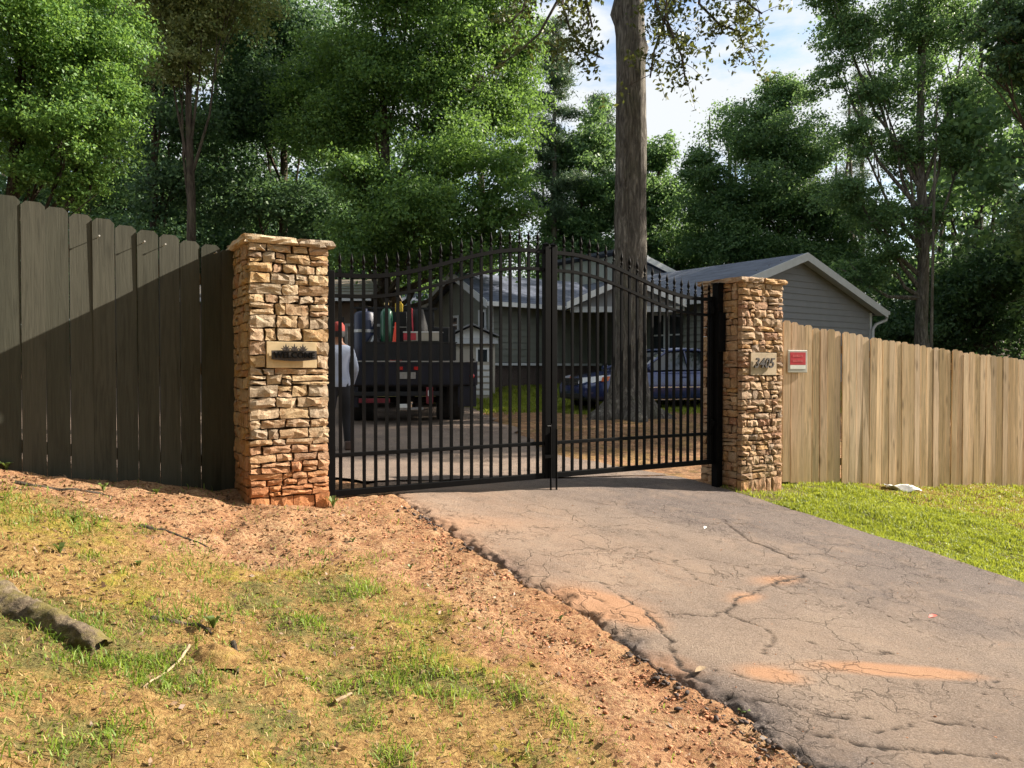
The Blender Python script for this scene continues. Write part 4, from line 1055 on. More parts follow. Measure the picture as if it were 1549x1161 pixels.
# ------------------------------------------------------------------ house
def house():
    az = 54.3; root = empty('house', (5.06, 20.1, 0), rad(90 - az)); tag(root, 'low grey ranch house with blue-grey shingle roofs and pale trim behind the gate', 'house')
    gzz = E - .55
    EV, RG = E + 1.95, E + 3.30; W = 8.05; D = 9.5
    # garage block: walls
    MB().box(.02, W - .02, .05, D, .6, EV - .02).obj('wall', M['siding'], root)
    MB().prism([(.02, EV - .02), (W - .02, EV - .02), (W / 2, RG - .12)], 'y', .06, D).obj('gable_wall', M['siding'], root)
    # siding boards on the gable front, each lapped over the one below
    bh = .19; z = .9; i = 0
    while z < RG - .2:
        zt = z + bh
        if z < EV: a0, a1 = .0, W
        else:
            f = (z + bh * .35 - EV) / (RG - EV); a0 = W / 2 * f; a1 = W - a0
        if a1 - a0 > .3:
            MB().add([(a0, .005, z), (a1, .005, z), (a1, .055, z), (a0, .055, z), (a0, .026, zt), (a1, .026, zt), (a1, .055, zt), (a0, .055, zt)],
                     [(0, 3, 2, 1), (4, 5, 6, 7), (0, 1, 5, 4), (1, 2, 6, 5), (2, 3, 7, 6), (3, 0, 4, 7)]).obj('siding_board', M['siding'], root)
        z += bh * .97
    # boards of the flank facing the drive
    z = .9
    while z < EV - .1:
        MB().add([(-.03, .1, z), (-.03, 4.1, z), (.02, 4.1, z), (.02, .1, z), (.008, .1, z + bh), (.008, 4.1, z + bh), (.02, 4.1, z + bh), (.02, .1, z + bh)],
                 [(0, 1, 2, 3), (4, 7, 6, 5), (0, 4, 5, 1), (1, 5, 6, 2), (2, 6, 7, 3), (3, 7, 4, 0)]).obj('siding_board', M['siding_olive'], root)
        z += bh * .97
    def slope(name, x0, z0, x1, z1, y0, y1, th=.09, mat='shingle'):
        return MB().prism([(x0, z0), (x1, z1), (x1, z1 + th), (x0, z0 + th)], 'y', y0, y1).obj(name, M[mat], root)
    oh = .38; sl = (RG - EV) / (W / 2); 
    slope('roof', -oh, EV - oh * sl, W / 2, RG, -.32, D + .3); slope('roof', W / 2, RG, W + oh, EV - oh * sl, -.32, D + .3)
    # rake boards and soffit edges
    for a, za, b, zb in ((-oh, EV - oh * sl, W / 2, RG), (W + oh, EV - oh * sl, W / 2, RG)):
        MB().prism([(a, za - .13), (b, zb - .13), (b, zb + .10), (a, za + .10)], 'y', -.36, -.322).obj('rake_board', M['trim'], root)
        MB().prism([(a, za - .05), (b, zb - .05), (b, zb - .01), (a, za - .01)], 'y', -.32, .0).obj('soffit', M['trim'], root)
    MB().box(-oh - .03, -oh, -.33, D, EV - oh * sl - .10, EV - oh * sl + .08).obj('fascia', M['trim'], root)
    g = MB().box(W + oh, W + oh + .12, -.36, D, EV - oh * sl - .03, EV - oh * sl + .09); g.obj('gutter', M['trim'], root)
    MB().tube([(W + oh + .06, -.28, EV - oh * sl - .03), (W + oh + .06, -.26, EV - .32), (W + .12, -.1, EV - .46), (W - .02, -.07, EV - .62), (W - .02, -.07, .8)], .05, 10).obj('downspout', M['trim'], root, True)
    MB().box(-.05, .07, -.03, .09, .8, EV - .1).obj('corner_board', M['white'], root)
    MB().box(W - .10, W + .02, -.02, .05, .8, EV - .1).obj('corner_board', M['trim'], root)
    MB().box(-.06, W, .02, D, .5, .9).obj('foundation', M['foundation'], root)
    # flank windows
    def window_x(y0, y1, z0, z1, x=-.035, mull=1):
        w = MB().box(x - .03, x, y0, y1, z0, z0 + .07).box(x - .03, x, y0, y1, z1 - .07, z1).box(x - .03, x, y0, y0 + .07, z0 + .071, z1 - .071).box(x - .03, x, y1 - .07, y1, z0 + .071, z1 - .071).obj('window', M['trim'], root)
        MB().box(x - .006, x + .01, y0 + .06, y1 - .06, z0 + .06, z1 - .06).obj('pane', M['glass'], w)
        zm = (z0 + z1) / 2; MB().box(x - .022, x - .007, y0 + .07, y1 - .07, zm - .02, zm + .02).obj('sash_bar', M['trim'], w)
        return w
    window_x(.75, 1.28, E + .35, E + 1.6); window_x(1.34, 1.90, E + .35, E + 1.6)
    # main wing
    X0, Y0 = -4.11 + .0, 4.02; wd = 3.0; ev = E + 1.97; rg = E + 2.76
    MB().box(X0, .0, Y0 + .03, Y0 + wd, E + .22, ev).obj('wall', M['siding_olive'], root)
    MB().prism([(Y0 + .03, ev), (Y0 + wd, ev), (Y0 + wd / 2, rg - .1)], 'x', X0, .0).obj('gable_wall', M['siding_olive'], root)
    MB().box(X0 + .05, .0, Y0 + .08, Y0 + wd, .6, E + .215).obj('foundation', M['foundation'], root)
    z = E + .23
    while z < ev - .1:
        MB().add([(X0, Y0 - .01, z), (-.05, Y0 - .01, z), (-.05, Y0 + .025, z), (X0, Y0 + .025, z), (X0, Y0 + .015, z + bh), (-.05, Y0 + .015, z + bh), (-.05, Y0 + .025, z + bh), (X0, Y0 + .025, z + bh)],
                 [(0, 3, 2, 1), (4, 5, 6, 7), (0, 1, 5, 4), (1, 2, 6, 5), (2, 3, 7, 6), (3, 0, 4, 7)]).obj('siding_board', M['siding_olive'], root)
        z += bh * .97
    s2 = (rg - ev) / (wd / 2)
    def slope2(y0, z0, y1, z1): MB().prism([(y0, z0), (y1, z1), (y1, z1 + .08), (y0, z0 + .08)], 'x', X0 - .3, .3).obj('roof', M['shingle'], root)
    slope2(Y0 - .35, ev - .35 * s2, Y0 + wd / 2, rg); slope2(Y0 + wd / 2, rg, Y0 + wd + .35, ev - .35 * s2)
    for ya, yb in ((Y0 - .35, Y0 + wd / 2), (Y0 + wd + .35, Y0 + wd / 2)):
        MB().prism([(ya, ev - .35 * s2 - .11), (yb, rg - .11), (yb, rg + .09), (ya, ev - .35 * s2 + .09)], 'x', X0 - .335, X0 - .302).obj('rake_board', M['trim'], root)
    MB().box(X0 - .3, -.42, Y0 - .47, Y0 - .352, ev - .35 * s2 - .06, ev - .35 * s2 + .06).obj('gutter', M['white'], root)
    MB().box(X0 - .02, X0 + .10, Y0 - .05, Y0 - .012, E + .215, ev - .2).obj('corner_board', M['white'], root)
    MB().box(X0 - .02, .0, Y0 - .06, Y0 - .012, E + .14, E + .21).obj('sill_board', M['trim'], root)
    def window_w(y0, y1, z0, z1):
        return window_x(y0, y1, z0, z1, X0 - .002)
    window_w(Y0 + .12, Y0 + .50, E + .38, E + 1.68); window_w(Y0 + 1.55, Y0 + 2.0, E + 1.05, E + 1.6)
    # taller rear gable seen beside the oak trunk
    MB().prism([(3.7, E + 4.35), (7.0, E + 3.43), (7.0, E + 3.53), (3.7, E + 4.45)], 'y', 6.6, 11).obj('roof', M['shingle'], root)
    MB().prism([(3.9, E + 2), (6.7, E + 2), (6.7, E + 3.5), (3.9, E + 4.25)], 'y', 7.0, 10.8).obj('gable_wall', M['trim'], root)
    MB().prism([(3.68, E + 4.22), (7.05, E + 3.28), (7.05, E + 3.50), (3.68, E + 4.44)], 'y', 6.56, 6.598).obj('rake_board', M['white'], root)
    # porch gable facing the drive (local frame turned towards the camera)
    pr = empty('porch_gable'); pr.parent = root
    inv = Matrix.Translation((5.06, 20.1, 0)) @ Matrix.Rotation(rad(90 - az), 4, 'Z')
    a = Vector((1.55, 20.35, 0)); b = Vector((4.55, 20.15, 0)); loc = inv.inverted() @ a; pr.location = (loc.x, loc.y, 0); 
    dirw = math.atan2(b.y - a.y, b.x - a.x); pr.rotation_euler = (0, 0, dirw - rad(90 - az))
    Lw = 3.0; e_, r_ = E + 1.72, E + 2.42
    MB().prism([(.1, e_ - .02), (Lw - .1, e_ - .02), (Lw / 2, r_ - .06)], 'y', .15, .25).obj('gable_panel', M['siding'], pr)
    for xa, xb in ((-.1, Lw / 2), (Lw + .1, Lw / 2)):
        MB().prism([(xa, e_), (xb, r_), (xb, r_ + .09), (xa, e_ + .09)], 'y', .0, 3.0).obj('roof', M['shingle'], pr)
        MB().prism([(xa, e_ - .09), (xb, r_ - .09), (xb, r_ + .09), (xa, e_ + .09)], 'y', -.035, -.002).obj('rake_board', M['white'], pr)
    MB().box(0, Lw, .1, .2, e_ - .17, e_ - .022).obj('beam', M['trim'], pr)
house()
def outbuildings():
    # neighbouring blue-roofed house far behind
    r = empty('house', (-8.5, 29.5, 0), rad(4)); tag(r, 'farther house with a blue-grey roof and white fascia seen above the truck bed', 'house')
    MB().box(0, 6.1, 0, 5, .6, E + 2.15).obj('wall', M['siding_olive'], r)
    MB().prism([(-.4, E + 2.05), (2.5, E + 3.15), (2.5, E + 3.24), (-.4, E + 2.14)], 'x', 0, 6.5).obj('roof', M['shingle'], r)
    MB().prism([(5.4, E + 2.05), (2.5, E + 3.15), (2.5, E + 3.24), (5.4, E + 2.14)], 'x', 0, 6.5).obj('roof', M['shingle'], r)
    MB().box(0, 6.5, -.45, -.40, E + 1.93, E + 2.13).obj('fascia', M['trim'], r)
    for x in (4.9, 3.2):
        w = MB().box(x, x + .6, -.04, -.002, E + .9, E + 1.8).obj('window', M['white'], r); MB().box(x + .07, x + .53, -.05, -.041, E + .97, E + 1.73).obj('pane', M['glass'], w)
    # brown barn at the far left
    r = empty('barn', (-9.6, 22.0, 0), rad(-3)); tag(r, 'brown open-sided barn with a ribbed metal roof behind the man', 'barn')
    MB().box(0, 5.2, .3, 4.5, .6, E + 1.95).obj('wall', M['brown_wall'], r)
    MB().prism([(-.3, E + 2.05), (2.4, E + 2.80), (2.4, E + 2.86), (-.3, E + 2.11)], 'x', -.3, 5.7).obj('roof', M['rust_roof'], r)
    MB().prism([(5.1, E + 2.05), (2.4, E + 2.80), (2.4, E + 2.86), (5.1, E + 2.11)], 'x', -.3, 5.7).obj('roof', M['rust_roof'], r)
    k = MB()
    for i in range(5): k = MB(); z = E + 2.16 + i * .135; y = -.1 + i * .49; k.box(-.3, 5.7, y, y + .05, z, z + .035).obj('roof_batten', M['galv'], r)
    MB().box(-.3, 5.7, -.34, -.30, E + 1.94, E + 2.05).obj('fascia', M['trim'], r)
    # pale shed
    r = empty('garden_shed', (-1.72, 20.0, 0), rad(2)); g = float(gz(-1.1, 20.5)); tag(r, 'small beige shed with a low white gabled front beside the truck bed', 'shed')
    MB().box(.08, 1.28, .15, 1.4, g - .2, E + .86).obj('wall', M['beige'], r)
    MB().prism([(0.05, E + .86), (1.3, E + .86), (.68, E + 1.16)], 'y', .1, 1.4).obj('gable_panel', M['white'], r)
    for xa, xb in ((-.08, .68), (1.44, .68)): MB().prism([(xa, E + .86), (xb, E + 1.20), (xb, E + 1.24), (xa, E + .90)], 'y', -.1, 1.6).obj('roof', M['siding'], r)
    MB().box(0.0, 1.36, .02, .098, E + .70, E + .855).obj('beam', M['trim'], r)
    w = MB().box(.78, 1.12, .115, .148, E + .1, E + .6).obj('window', M['white'], r); MB().box(.83, 1.07, .105, .114, E + .15, E + .55).obj('pane', M['glass'], w)
    # pale bin
    g = float(gz(-.8, 19.4)); r = empty('storage_bin', (-.98, 19.4, g)); tag(r, 'pale slatted storage bin on the grass at the rear corner of the truck', 'bin')
    MB().box(0, .42, 0, .4, 0, E + .22 - g).obj('body', M['beige'], r)
    for i in range(5): z = .12 + i * .16; MB().box(-.015, .435, -.02, -.002, z, z + .11).obj('slat', M['white'], r)
outbuildings()

# ------------------------------------------------------------------ blue car
def wheel(parent, x, y, z, R, w, face=-1, dual=False):
    t = MB().lathe([(R * .62, -w / 2), (R * .93, -w / 2), (R, -w / 2 + .03), (R, w / 2 - .03), (R * .93, w / 2), (R * .62, w / 2)], (0, 0, 0), 28, 'y').obj('wheel', M['rubber'], parent, True, loc=(x, y, z))
    k = MB().lathe([(R * .60, 0), (R * .64, .008), (R * .64, .02), (R * .55, .03)], (0, face * (w / 2) - (.02 if face > 0 else 0), 0), 24, 'y')
    for i in range(5):
        a = i * 2 * math.pi / 5; c, s = math.cos(a), math.sin(a); y0 = face * (w / 2 + .004)
        n_ = R * .09; k.add([(c * .05 - s * n_, y0, s * .05 + c * n_), (c * .05 + s * n_, y0, s * .05 - c * n_), (c * R * .6 + s * n_ * .7, y0, s * R * .6 - c * n_ * .7), (c * R * .6 - s * n_ * .7, y0, s * R * .6 + c * n_ * .7)], [(0, 1, 2, 3)])
    k.lathe([(.07, 0), (.06, .012 * face), (.02, .014 * face)], (0, face * (w / 2 + .004), 0), 12, 'y')
    k.obj('rim', M['wheel_alloy'], t)
    MB().lathe([(R * .6, 0), (R * .6, .01)], (0, face * (w / 2 - .03), 0), 20, 'y').obj('hub_shade', M['dark_plastic'], t)
    return t
def car():
    """+X is the nose; near side is -Y"""
    x, y = 3.30, 18.0; g = E - .885
    root = empty('parked_car', (x, y, g), rad(180 + 24)); tag(root, 'dark blue four-door sedan parked behind the oak trunk in front of the house', 'car')
    # local +X nose; after 204 deg rotation nose points left and slightly to the camera, so the visible side is +Y
    # stations: x, halfwidth, z low, z belt(side top), z deck centre
    st = [(2.18, .62, .30, .52, .56), (2.10, .72, .22, .60, .66), (1.9, .80, .19, .68, .74), (1.5, .84, .18, .76, .83), (1.0, .855, .18, .82, .90), (.75, .86, .18, .85, .94),
          (.2, .865, .18, .87, .93), (-.6, .865, .18, .88, .93), (-1.1, .865, .18, .89, .95), (-1.45, .86, .19, .90, .99), (-1.8, .84, .21, .91, .98), (-2.1, .79, .26, .88, .94), (-2.22, .70, .34, .78, .82)]
    V = []; 
    for (sx, hw, zl, zb, zc) in st:
        sec = [(hw * .80, zl), (hw * .985, zl + .06), (hw, zl + (zb - zl) * .45), (hw * .985, zl + (zb - zl) * .8), (hw * .94, zb), (hw * .80, zb + (zc - zb) * .65), (hw * .4, zc), (0, zc + .012)]
        sec = sec + [(-a, b) for a, b in sec[:-1][::-1]]
        V += [(sx, a, b) for a, b in sec]
    n = 15; Fq = []
    for i in range(len(st) - 1):
        for j in range(n): Fq.append((i * n + j, i * n + (j + 1) % n, (i + 1) * n + (j + 1) % n, (i + 1) * n + j))
    me = bpy.data.meshes.new('body'); me.from_pydata(V, [], [f[::-1] for f in Fq] + [tuple(range(n)), tuple(range((len(st) - 1) * n, len(st) * n))[::-1]]); me.materials.append(M['car_blue']); me.update()
    for p in me.polygons: p.use_smooth = True
    b = link(me, 'body', root); sb = b.modifiers.new('s', 'SUBSURF'); sb.levels = 1; sb.render_levels = 1
    # cabin: glass volume with painted roof and pillars over it
    cs = [(.82, .70, .88, .90), (.35, .66, .89, 1.20), (.05, .63, .90, 1.345), (-.35, .62, .90, 1.395), (-.8, .62, .90, 1.385), (-1.15, .62, .91, 1.31), (-1.45, .64, .92, 1.16), (-1.82, .68, .93, .97)]
    V = []; Fq = []
    for (sx, hw, z0, z1) in cs:
        k = (z1 - z0) / .5
        V += [(sx, .80, z0), (sx, hw + .05 * (1 - k), z1 - .04 * k), (sx, hw * .8, z1), (sx, -hw * .8, z1), (sx, -hw - .05 * (1 - k), z1 - .04 * k), (sx, -.80, z0)]
    for i in range(len(cs) - 1):
        for j in range(5): Fq.append((i * 6 + j, (i + 1) * 6 + j, (i + 1) * 6 + j + 1, i * 6 + j + 1))
    me = bpy.data.meshes.new('window_glass'); me.from_pydata(V, [], Fq); me.materials.append(M['car_glass']); me.update()
    link(me, 'window_glass', root)
    # roof skin
    V = []; Fq = []
    rf = [(.10, 1.345 - .01), (-.05, 1.372), (-.35, 1.402), (-.8, 1.395), (-1.12, 1.325)]
    for sx, z in rf: V += [(sx, .66, z - .05), (sx, .56, z + .008), (sx, .3, z + .02), (sx, -.3, z + .02), (sx, -.56, z + .008), (sx, -.66, z - .05)]
    for i in range(len(rf) - 1):
        for j in range(5): Fq.append((i * 6 + j, (i + 1) * 6 + j, (i + 1) * 6 + j + 1, i * 6 + j + 1))
    me = bpy.data.meshes.new('roof'); me.from_pydata(V, [], Fq); me.materials.append(M['car_blue']); me.update(); [setattr(p, 'use_smooth', True) for p in me.polygons]
    o = link(me, 'roof', root); so = o.modifiers.new('s', 'SOLIDIFY'); so.thickness = .02
    for s in (-1, 1):
        def pil(a, b_, w=.03): MB().tube([a, b_], w, 6).obj('pillar_trim', M['car_blue'], root, True)
        pil((.84, s * .80, .89), (.08, s * .665, 1.32)); pil((-.42, s * .80, .90), (-.40, s * .65, 1.35), .025); pil((-1.86, s * .76, .93), (-1.15, s * .655, 1.29), .045); pil((-1.22, s * .80, .91), (-1.1, s * .66, 1.30), .02)
        MB().tube([(.08, s * .665, 1.32), (-.35, s * .665, 1.355), (-.8, s * .665, 1.345), (-1.15, s * .655, 1.29)], .022, 6).obj('roof_rail', M['car_blue'], root, True)
        MB().box(-1.5, 1.0, s * .868 - .008, s * .868 + .008, .50, .525).obj('side_moulding', M['chrome'], root)
        MB().box(-1.3, .9, s * .868 - .006, s * .868 + .006, .23, .245).obj('sill_strip', M['chrome'], root)
        for sx in (.78, -.42, -1.22): MB().box(sx - .006, sx + .006, s * .868 - .004, s * .868 + .004, .25, .86).obj('door_seam', M['dark_plastic'], root)
        for sx in (-.28, -1.05): MB().tube([(sx - .08, s * .885, .74), (sx + .08, s * .885, .74)], .014, 6).obj('door_handle', M['car_blue'], root)
        MB().lathe([(.02, 0), (.09, .03), (.10, .12), (.06, .17)], (.72, s * .93 - .08, .93), 10, 'y').obj('mirror', M['car_blue'], root, True)
        for sx in (1.32, -1.32):
            MB().lathe([(.37, -.05), (.37, .035)], (sx, s * .845, .31), 24, 'y').obj('wheel_arch', M['dark_plastic'], root)
            wheel(root, sx, s * .80, .31, .31, .2, s)
        h = MB().add([(2.17, s * .33, .60), (2.02, s * .70, .62), (1.80, s * .80, .68), (2.14, s * .33, .72), (1.98, s * .66, .75), (1.74, s * .79, .79)],
                     [(0, 1, 4, 3), (1, 2, 5, 4)] if s > 0 else [(0, 3, 4, 1), (1, 4, 5, 2)])
        h.obj('headlight', M['lamp_clear'], root)
        MB().add([(1.86, s * .795, .645), (1.70, s * .83, .66), (1.84, s * .80, .74), (1.66, s * .835, .76)], [(0, 1, 3, 2)] if s > 0 else [(0, 2, 3, 1)]).obj('turn_signal', M['lamp_orange'], root)
        MB().box(-2.23, -2.12, min(s * .45, s * .74), max(s * .45, s * .74), .66, .84).obj('tail_light', M['lamp_red'], root)
    for i in range(4): z = .575 + .036 * i; MB().box(2.165 - .02 * i, 2.185 - .02 * i, -.30, .30, z, z + .014).obj('grille_bar', M['chrome'], root)
    MB().box(2.05, 2.162, -.31, .31, .56, .715).obj('grille', M['dark_plastic'], root)
    MB().box(2.14, 2.20, -.5, .5, .26, .38).obj('lower_intake', M['dark_plastic'], root, bevel=.02)
car()

# ------------------------------------------------------------------ work truck
def truck():
    g = E - .99; root = empty('work_truck', (-1.86, 13.8, g), rad(9)); root.scale = (1.04, 1.0, 1.0); tag(root, 'dark navy flatbed work truck seen from behind, its bed full of gear', 'truck')
    Z = lambda h: E + h - g      # height above eye -> local
    hw = 1.18
    # tailgate with recessed panels
    MB().box(-hw, hw, 0, .05, Z(-.27), Z(.15)).obj('tailgate', M['truck_navy'], root, bevel=.008)
    for a, b in ((-1.12, -.42), (-.37, .37), (.42, 1.12)):
        f = MB(); f.box(a, b, -.014, -.002, Z(.11), Z(.13)).box(a, b, -.014, -.002, Z(-.25), Z(-.23)).box(a, a + .02, -.014, -.002, Z(-.228), Z(.108)).box(b - .02, b, -.014, -.002, Z(-.228), Z(.108)); f.obj('tailgate_rib', M['truck_navy'], root)
    MB().box(-hw, hw, -.012, .06, Z(.152), Z(.175)).obj('top_edge', M['galv'], root)
    MB().box(-.78, hw - .35, .10, .13, Z(.19), Z(.50)).obj('upper_board', M['truck_black'], root)
    MB().box(-.80, hw - .33, .09, .14, Z(.502), Z(.52)).obj('board_cap', M['dark_plastic'], root)
    for s in (-1, 1):
        MB().box(s * hw - .025, s * hw + .025, .06, 3.4, Z(-.27), Z(.17)).obj('bed_side', M['truck_navy'], root, bevel=.006)
        MB().box(s * (hw - .06) - .03, s * (hw - .06) + .03, .06, .12, Z(.17), Z(.95 if s < 0 else .22)).obj('stake_post', M['truck_black'], root)
        MB().lathe([(.045, 0), (.045, -.02), (.02, -.03)], (s * (hw - .08), -.001, Z(-.10)), 12, 'y').obj('tail_light', M['lamp_red'], root)
        MB().box(s * .86 - .16, s * .86 + .16, .5, .56, Z(-.62), Z(-.28)).obj('mud_flap', M['dark_plastic'], root)
        for q in (0, 1):
            wheel(root, s * (.92 - .27 * q), 1.15, .40, .40, .24, s) if False else None
        # twin rear tyres turned to roll along Y
        for q in (0, 1):
            w = MB().lathe([(.22, -.11), (.37, -.11), (.40, -.08), (.40, .08), (.37, .11), (.22, .11)], (0, 0, 0), 26, 'x').obj('wheel', M['rubber'], root, True, loc=(s * (.93 - .26 * q), 1.2, .40))
            MB().lathe([(.22, -.02), (.22, .02)], (0, 0, 0), 18, 'x').obj('rim', M['galv'], w)
        w = MB().lathe([(.22, -.11), (.37, -.11), (.40, -.08), (.40, .08), (.37, .11), (.22, .11)], (0, 0, 0), 26, 'x').obj('wheel', M['rubber'], root, True, loc=(s * .88, 4.5, .40))
        MB().lathe([(.22, -.02), (.22, .02)], (0, 0, 0), 18, 'x').obj('rim', M['galv'], w)
        MB().box(s * .42 - .05, s * .42 + .05, .2, 5.2, .55, .70).obj('frame_rail', M['truck_black'], root)
        MB().box(s * 1.02 - .16, s * 1.02 + .16, .02, .07, Z(-.66), Z(-.29)).obj('rear_skirt', M['truck_navy'], root, bevel=.01)
    MB().box(-hw, hw, .05, 3.4, Z(-.30), Z(-.24)).obj('bed_floor', M['truck_black'], root)
    MB().box(-hw + .1, .55, -.02, .05, Z(-.46), Z(-.38)).obj('bumper', M['truck_black'], root, bevel=.01)
    MB().box(-.85, -.32, -.02, .04, Z(-.58), Z(-.50)).obj('cross_member', M['maroon'], root, bevel=.006)
    MB().box(.30, .42, -.03, .02, Z(-.60), Z(-.30)).obj('cross_member', M['maroon'], root, bevel=.006)
    MB().box(.33, .39, -.034, -.031, Z(-.46), Z(-.36)).obj('reflector', M['white'], root)
    MB().box(-.20, .25, -.12, .05, Z(-.70), Z(-.665)).obj('hitch_plate', M['galv'], root)
    MB().box(-.16, .0, -.14, -.02, Z(-.664), Z(-.60)).obj('hitch_block', M['white'], root)
    MB().tube([(.04, -.1, Z(-.70)), (.04, -.1, Z(-.60))], .02, 8).lathe([(.02, 0), (.035, .02), (.035, .04), (.01, .055)], (.04, -.1, Z(-.60)), 10).obj('tow_ball', M['chrome'], root)
    MB().lathe([(.06, -.9), (.06, .9)], (0, 1.2, .42), 10, 'x').lathe([(.16, -.14), (.2, 0), (.16, .14)], (0, 1.2, .42), 12, 'x').obj('rear_axle', M['truck_black'], root, True)
    # plate and reflectors in the middle
    MB().box(-.18, .12, -.024, -.016, Z(-.15), Z(-.03)).obj('number_plate', M['galv'], root)
    for sx in (-.14, .13): MB().box(sx - .04, sx + .04, -.026, -.016, Z(.01), Z(.07)).obj('reflector', M['lamp_red'], root)
    # cab
    k = MB().prism([(3.55, .5), (5.5, .5), (5.5, 1.15), (5.1, 1.25), (4.75, 1.95), (3.6, 1.98)], 'x', -.98, .98); cb = k.obj('cab', M['truck_black'], root, bevel=.03)
    MB().box(-.7, .7, 3.53, 3.548, 1.35, 1.8).obj('rear_window', M['glass'], cb)
    MB().prism([(5.5, .5), (6.1, .5), (6.1, 1.0), (5.5, 1.12)], 'x', -.92, .92).obj('bonnet', M['truck_navy'], root, bevel=.03)
    # headboard rack
    k = MB()
    for sx in (-1.05, -.35, .35, 1.05): k.box(sx - .03, sx + .03, 3.38, 3.44, Z(-.2), Z(.98))
    k.box(-1.02, .62, 3.40, 3.425, Z(-.2), Z(1.36)); k.box(-1.1, .70, 3.37, 3.36 + .085, Z(1.361), Z(1.41)); k.obj('headboard', M['truck_black'], root)
    MB().box(-1.15, -.45, 1.3, 1.34, Z(.86), Z(.91)).box(-1.15, -1.10, 1.3, 1.34, Z(-.2), Z(.859)).box(-.50, -.45, 1.3, 1.34, Z(-.2), Z(.859)).obj('rack_bar', M['galv'], root)
    T = root.matrix_basis.copy()
    base = g + Z(-.24)
    def at(px, dy): return ((px - 8 - CX) / F * (13.8 + dy), 13.8 + dy, base)
    def thing(name, px, dy, label, cat):
        r = empty(name, at(px, dy)); tag(r, label, cat); return r
    top = lambda py, dy: E - (py - HY) / F * (13.8 + dy) - base
    r = thing('gas_cylinder', 593, .55, 'tall green gas cylinder with a brass valve standing in the truck bed', 'gas cylinder'); h = top(466, .55)
    MB().lathe([(.10, 0), (.115, .03), (.115, h - .15), (.105, h - .07), (.07, h - .02), (.03, h)], n=20).obj('tank_body', M['green_tank'], r, True)
    MB().lathe([(.03, h), (.03, h + .05), (.045, h + .06), (.045, h + .10), (.02, h + .12), (.02, h + .17), (.03, h + .18), (.03, h + .2)], n=12).obj('valve', M['brass'], r, True)
    r = thing('traffic_cone', 607, .32, 'orange traffic cone standing behind the upper board of the truck bed', 'cone'); h = top(487, .32)
    MB().box(-.17, .17, -.17, .17, .22, .25).obj('cone_base', M['dark_plastic'], r); MB().lathe([(.135, .25), (.018, h - .01), (.012, h)], n=20).obj('cone_body', M['cone'], r, True)
    MB().box(-.2, .2, -.2, .2, 0, .22).obj('support_block', M['truck_black'], r)
    r = thing('fuel_can', 612, .85, 'yellow plastic can set on top of the stacked gear in the truck bed', 'fuel can'); z0 = top(472, .85); z1 = top(459, .85)
    MB().box(-.07, .07, -.05, .05, z0, z1).obj('can_body', M['yellow'], r, bevel=.012); MB().tube([(-.04, 0, z1), (-.04, 0, z1 + .03), (.04, 0, z1 + .03), (.04, 0, z1)], .01, 6).obj('handle', M['yellow'], r)
    r2 = thing('tool_chest', 612, .88, 'black tool chest under the yellow can in the truck bed', 'tool chest'); MB().box(-.16, .16, -.14, .2, 0, z0).obj('chest', M['truck_black'], r2, bevel=.01); MB().box(-.16, .16, -.148, -.142, z0 - .3, z0 - .28).obj('lid_seam', M['galv'], r2)
    r = thing('hand_truck', 628, .6, 'red tubular hand truck leaning upright in the truck bed', 'hand truck'); h = top(466, .6)
    MB().tube([(-.09, 0, 0), (-.03, .0, h * .8), (-.02, 0, h), (.04, 0, h), (.05, 0, h * .8), (.11, 0, 0)], .014, 8).obj('frame', M['red_paint'], r, True)
    for q in range(4): MB().tube([(-.08 + .014 * q, 0, .15 + .2 * q), (.10 - .014 * q, 0, .15 + .2 * q)], .01, 6).obj('rung', M['red_paint'], r)
    r = thing('tarp_bundle', 645, .7, 'black tarpaulin bundle standing beside the red hand truck', 'tarp bundle'); h = top(468, .7)
    V = []; n = 18; m = 9
    for j in range(m + 1):
        t = j / m; rr_ = .20 * (1 - .55 * t ** 2.5)
        for i in range(n): a = 2 * math.pi * i / n; q = rr_ * (1 + .12 * math.sin(3 * a + j) + .06 * math.sin(7 * a - j)); V.append((math.cos(a) * q - .05 * t, math.sin(a) * q * .8, h * t))
    fq = [(j * n + i, j * n + (i + 1) % n, (j + 1) * n + (i + 1) % n, (j + 1) * n + i) for j in range(m) for i in range(n)] + [tuple(range(m * n, m * n + n))]
    me = bpy.data.meshes.new('bundle'); me.from_pydata(V, [], fq); me.materials.append(M['truck_black']); me.update(); [setattr(p, 'use_smooth', True) for p in me.polygons]; link(me, 'bundle', r)
    MB().tube([(-.17, -.15, h * .5), (0, -.19, h * .52), (.15, -.15, h * .5)], .012, 6).obj('tie_cord', M['maroon'], r)
    r = thing('water_jug', 560, .7, 'dark blue plastic drum strapped in the left of the truck bed', 'drum'); h = top(470, .7)
    MB().lathe([(.19, 0), (.20, .03), (.20, h * .45), (.205, h * .47), (.20, h * .5), (.20, h - .08), (.17, h - .03), (.05, h), (.05, h + .04)], n=22).obj('drum_body', M['blue_jug'], r, True)
    MB().lathe([(.205, h * .7), (.205, h * .74)], n=22).obj('strap', M['galv'], r)
    r = thing('aluminium_toolbox', 640, .35, 'pale metal toolbox laid across the right end of the truck bed', 'toolbox'); z0 = top(516, .35); z1 = top(503, .35)
    MB().box(-.25, .45, -.08, .1, z0, z1).obj('box_body', M['beige'], r, bevel=.008); MB().box(-.26, .46, -.085, .105, z1, z1 + .02).obj('lid', M['white'], r)
    MB().box(-.25, .45, -.05, .1, 0, z0 - .002).obj('stand', M['truck_black'], r); MB().box(-.25, -.02, -.084, -.0805, z0 + .02, z1 - .01).obj('red_label', M['red_paint'], r)
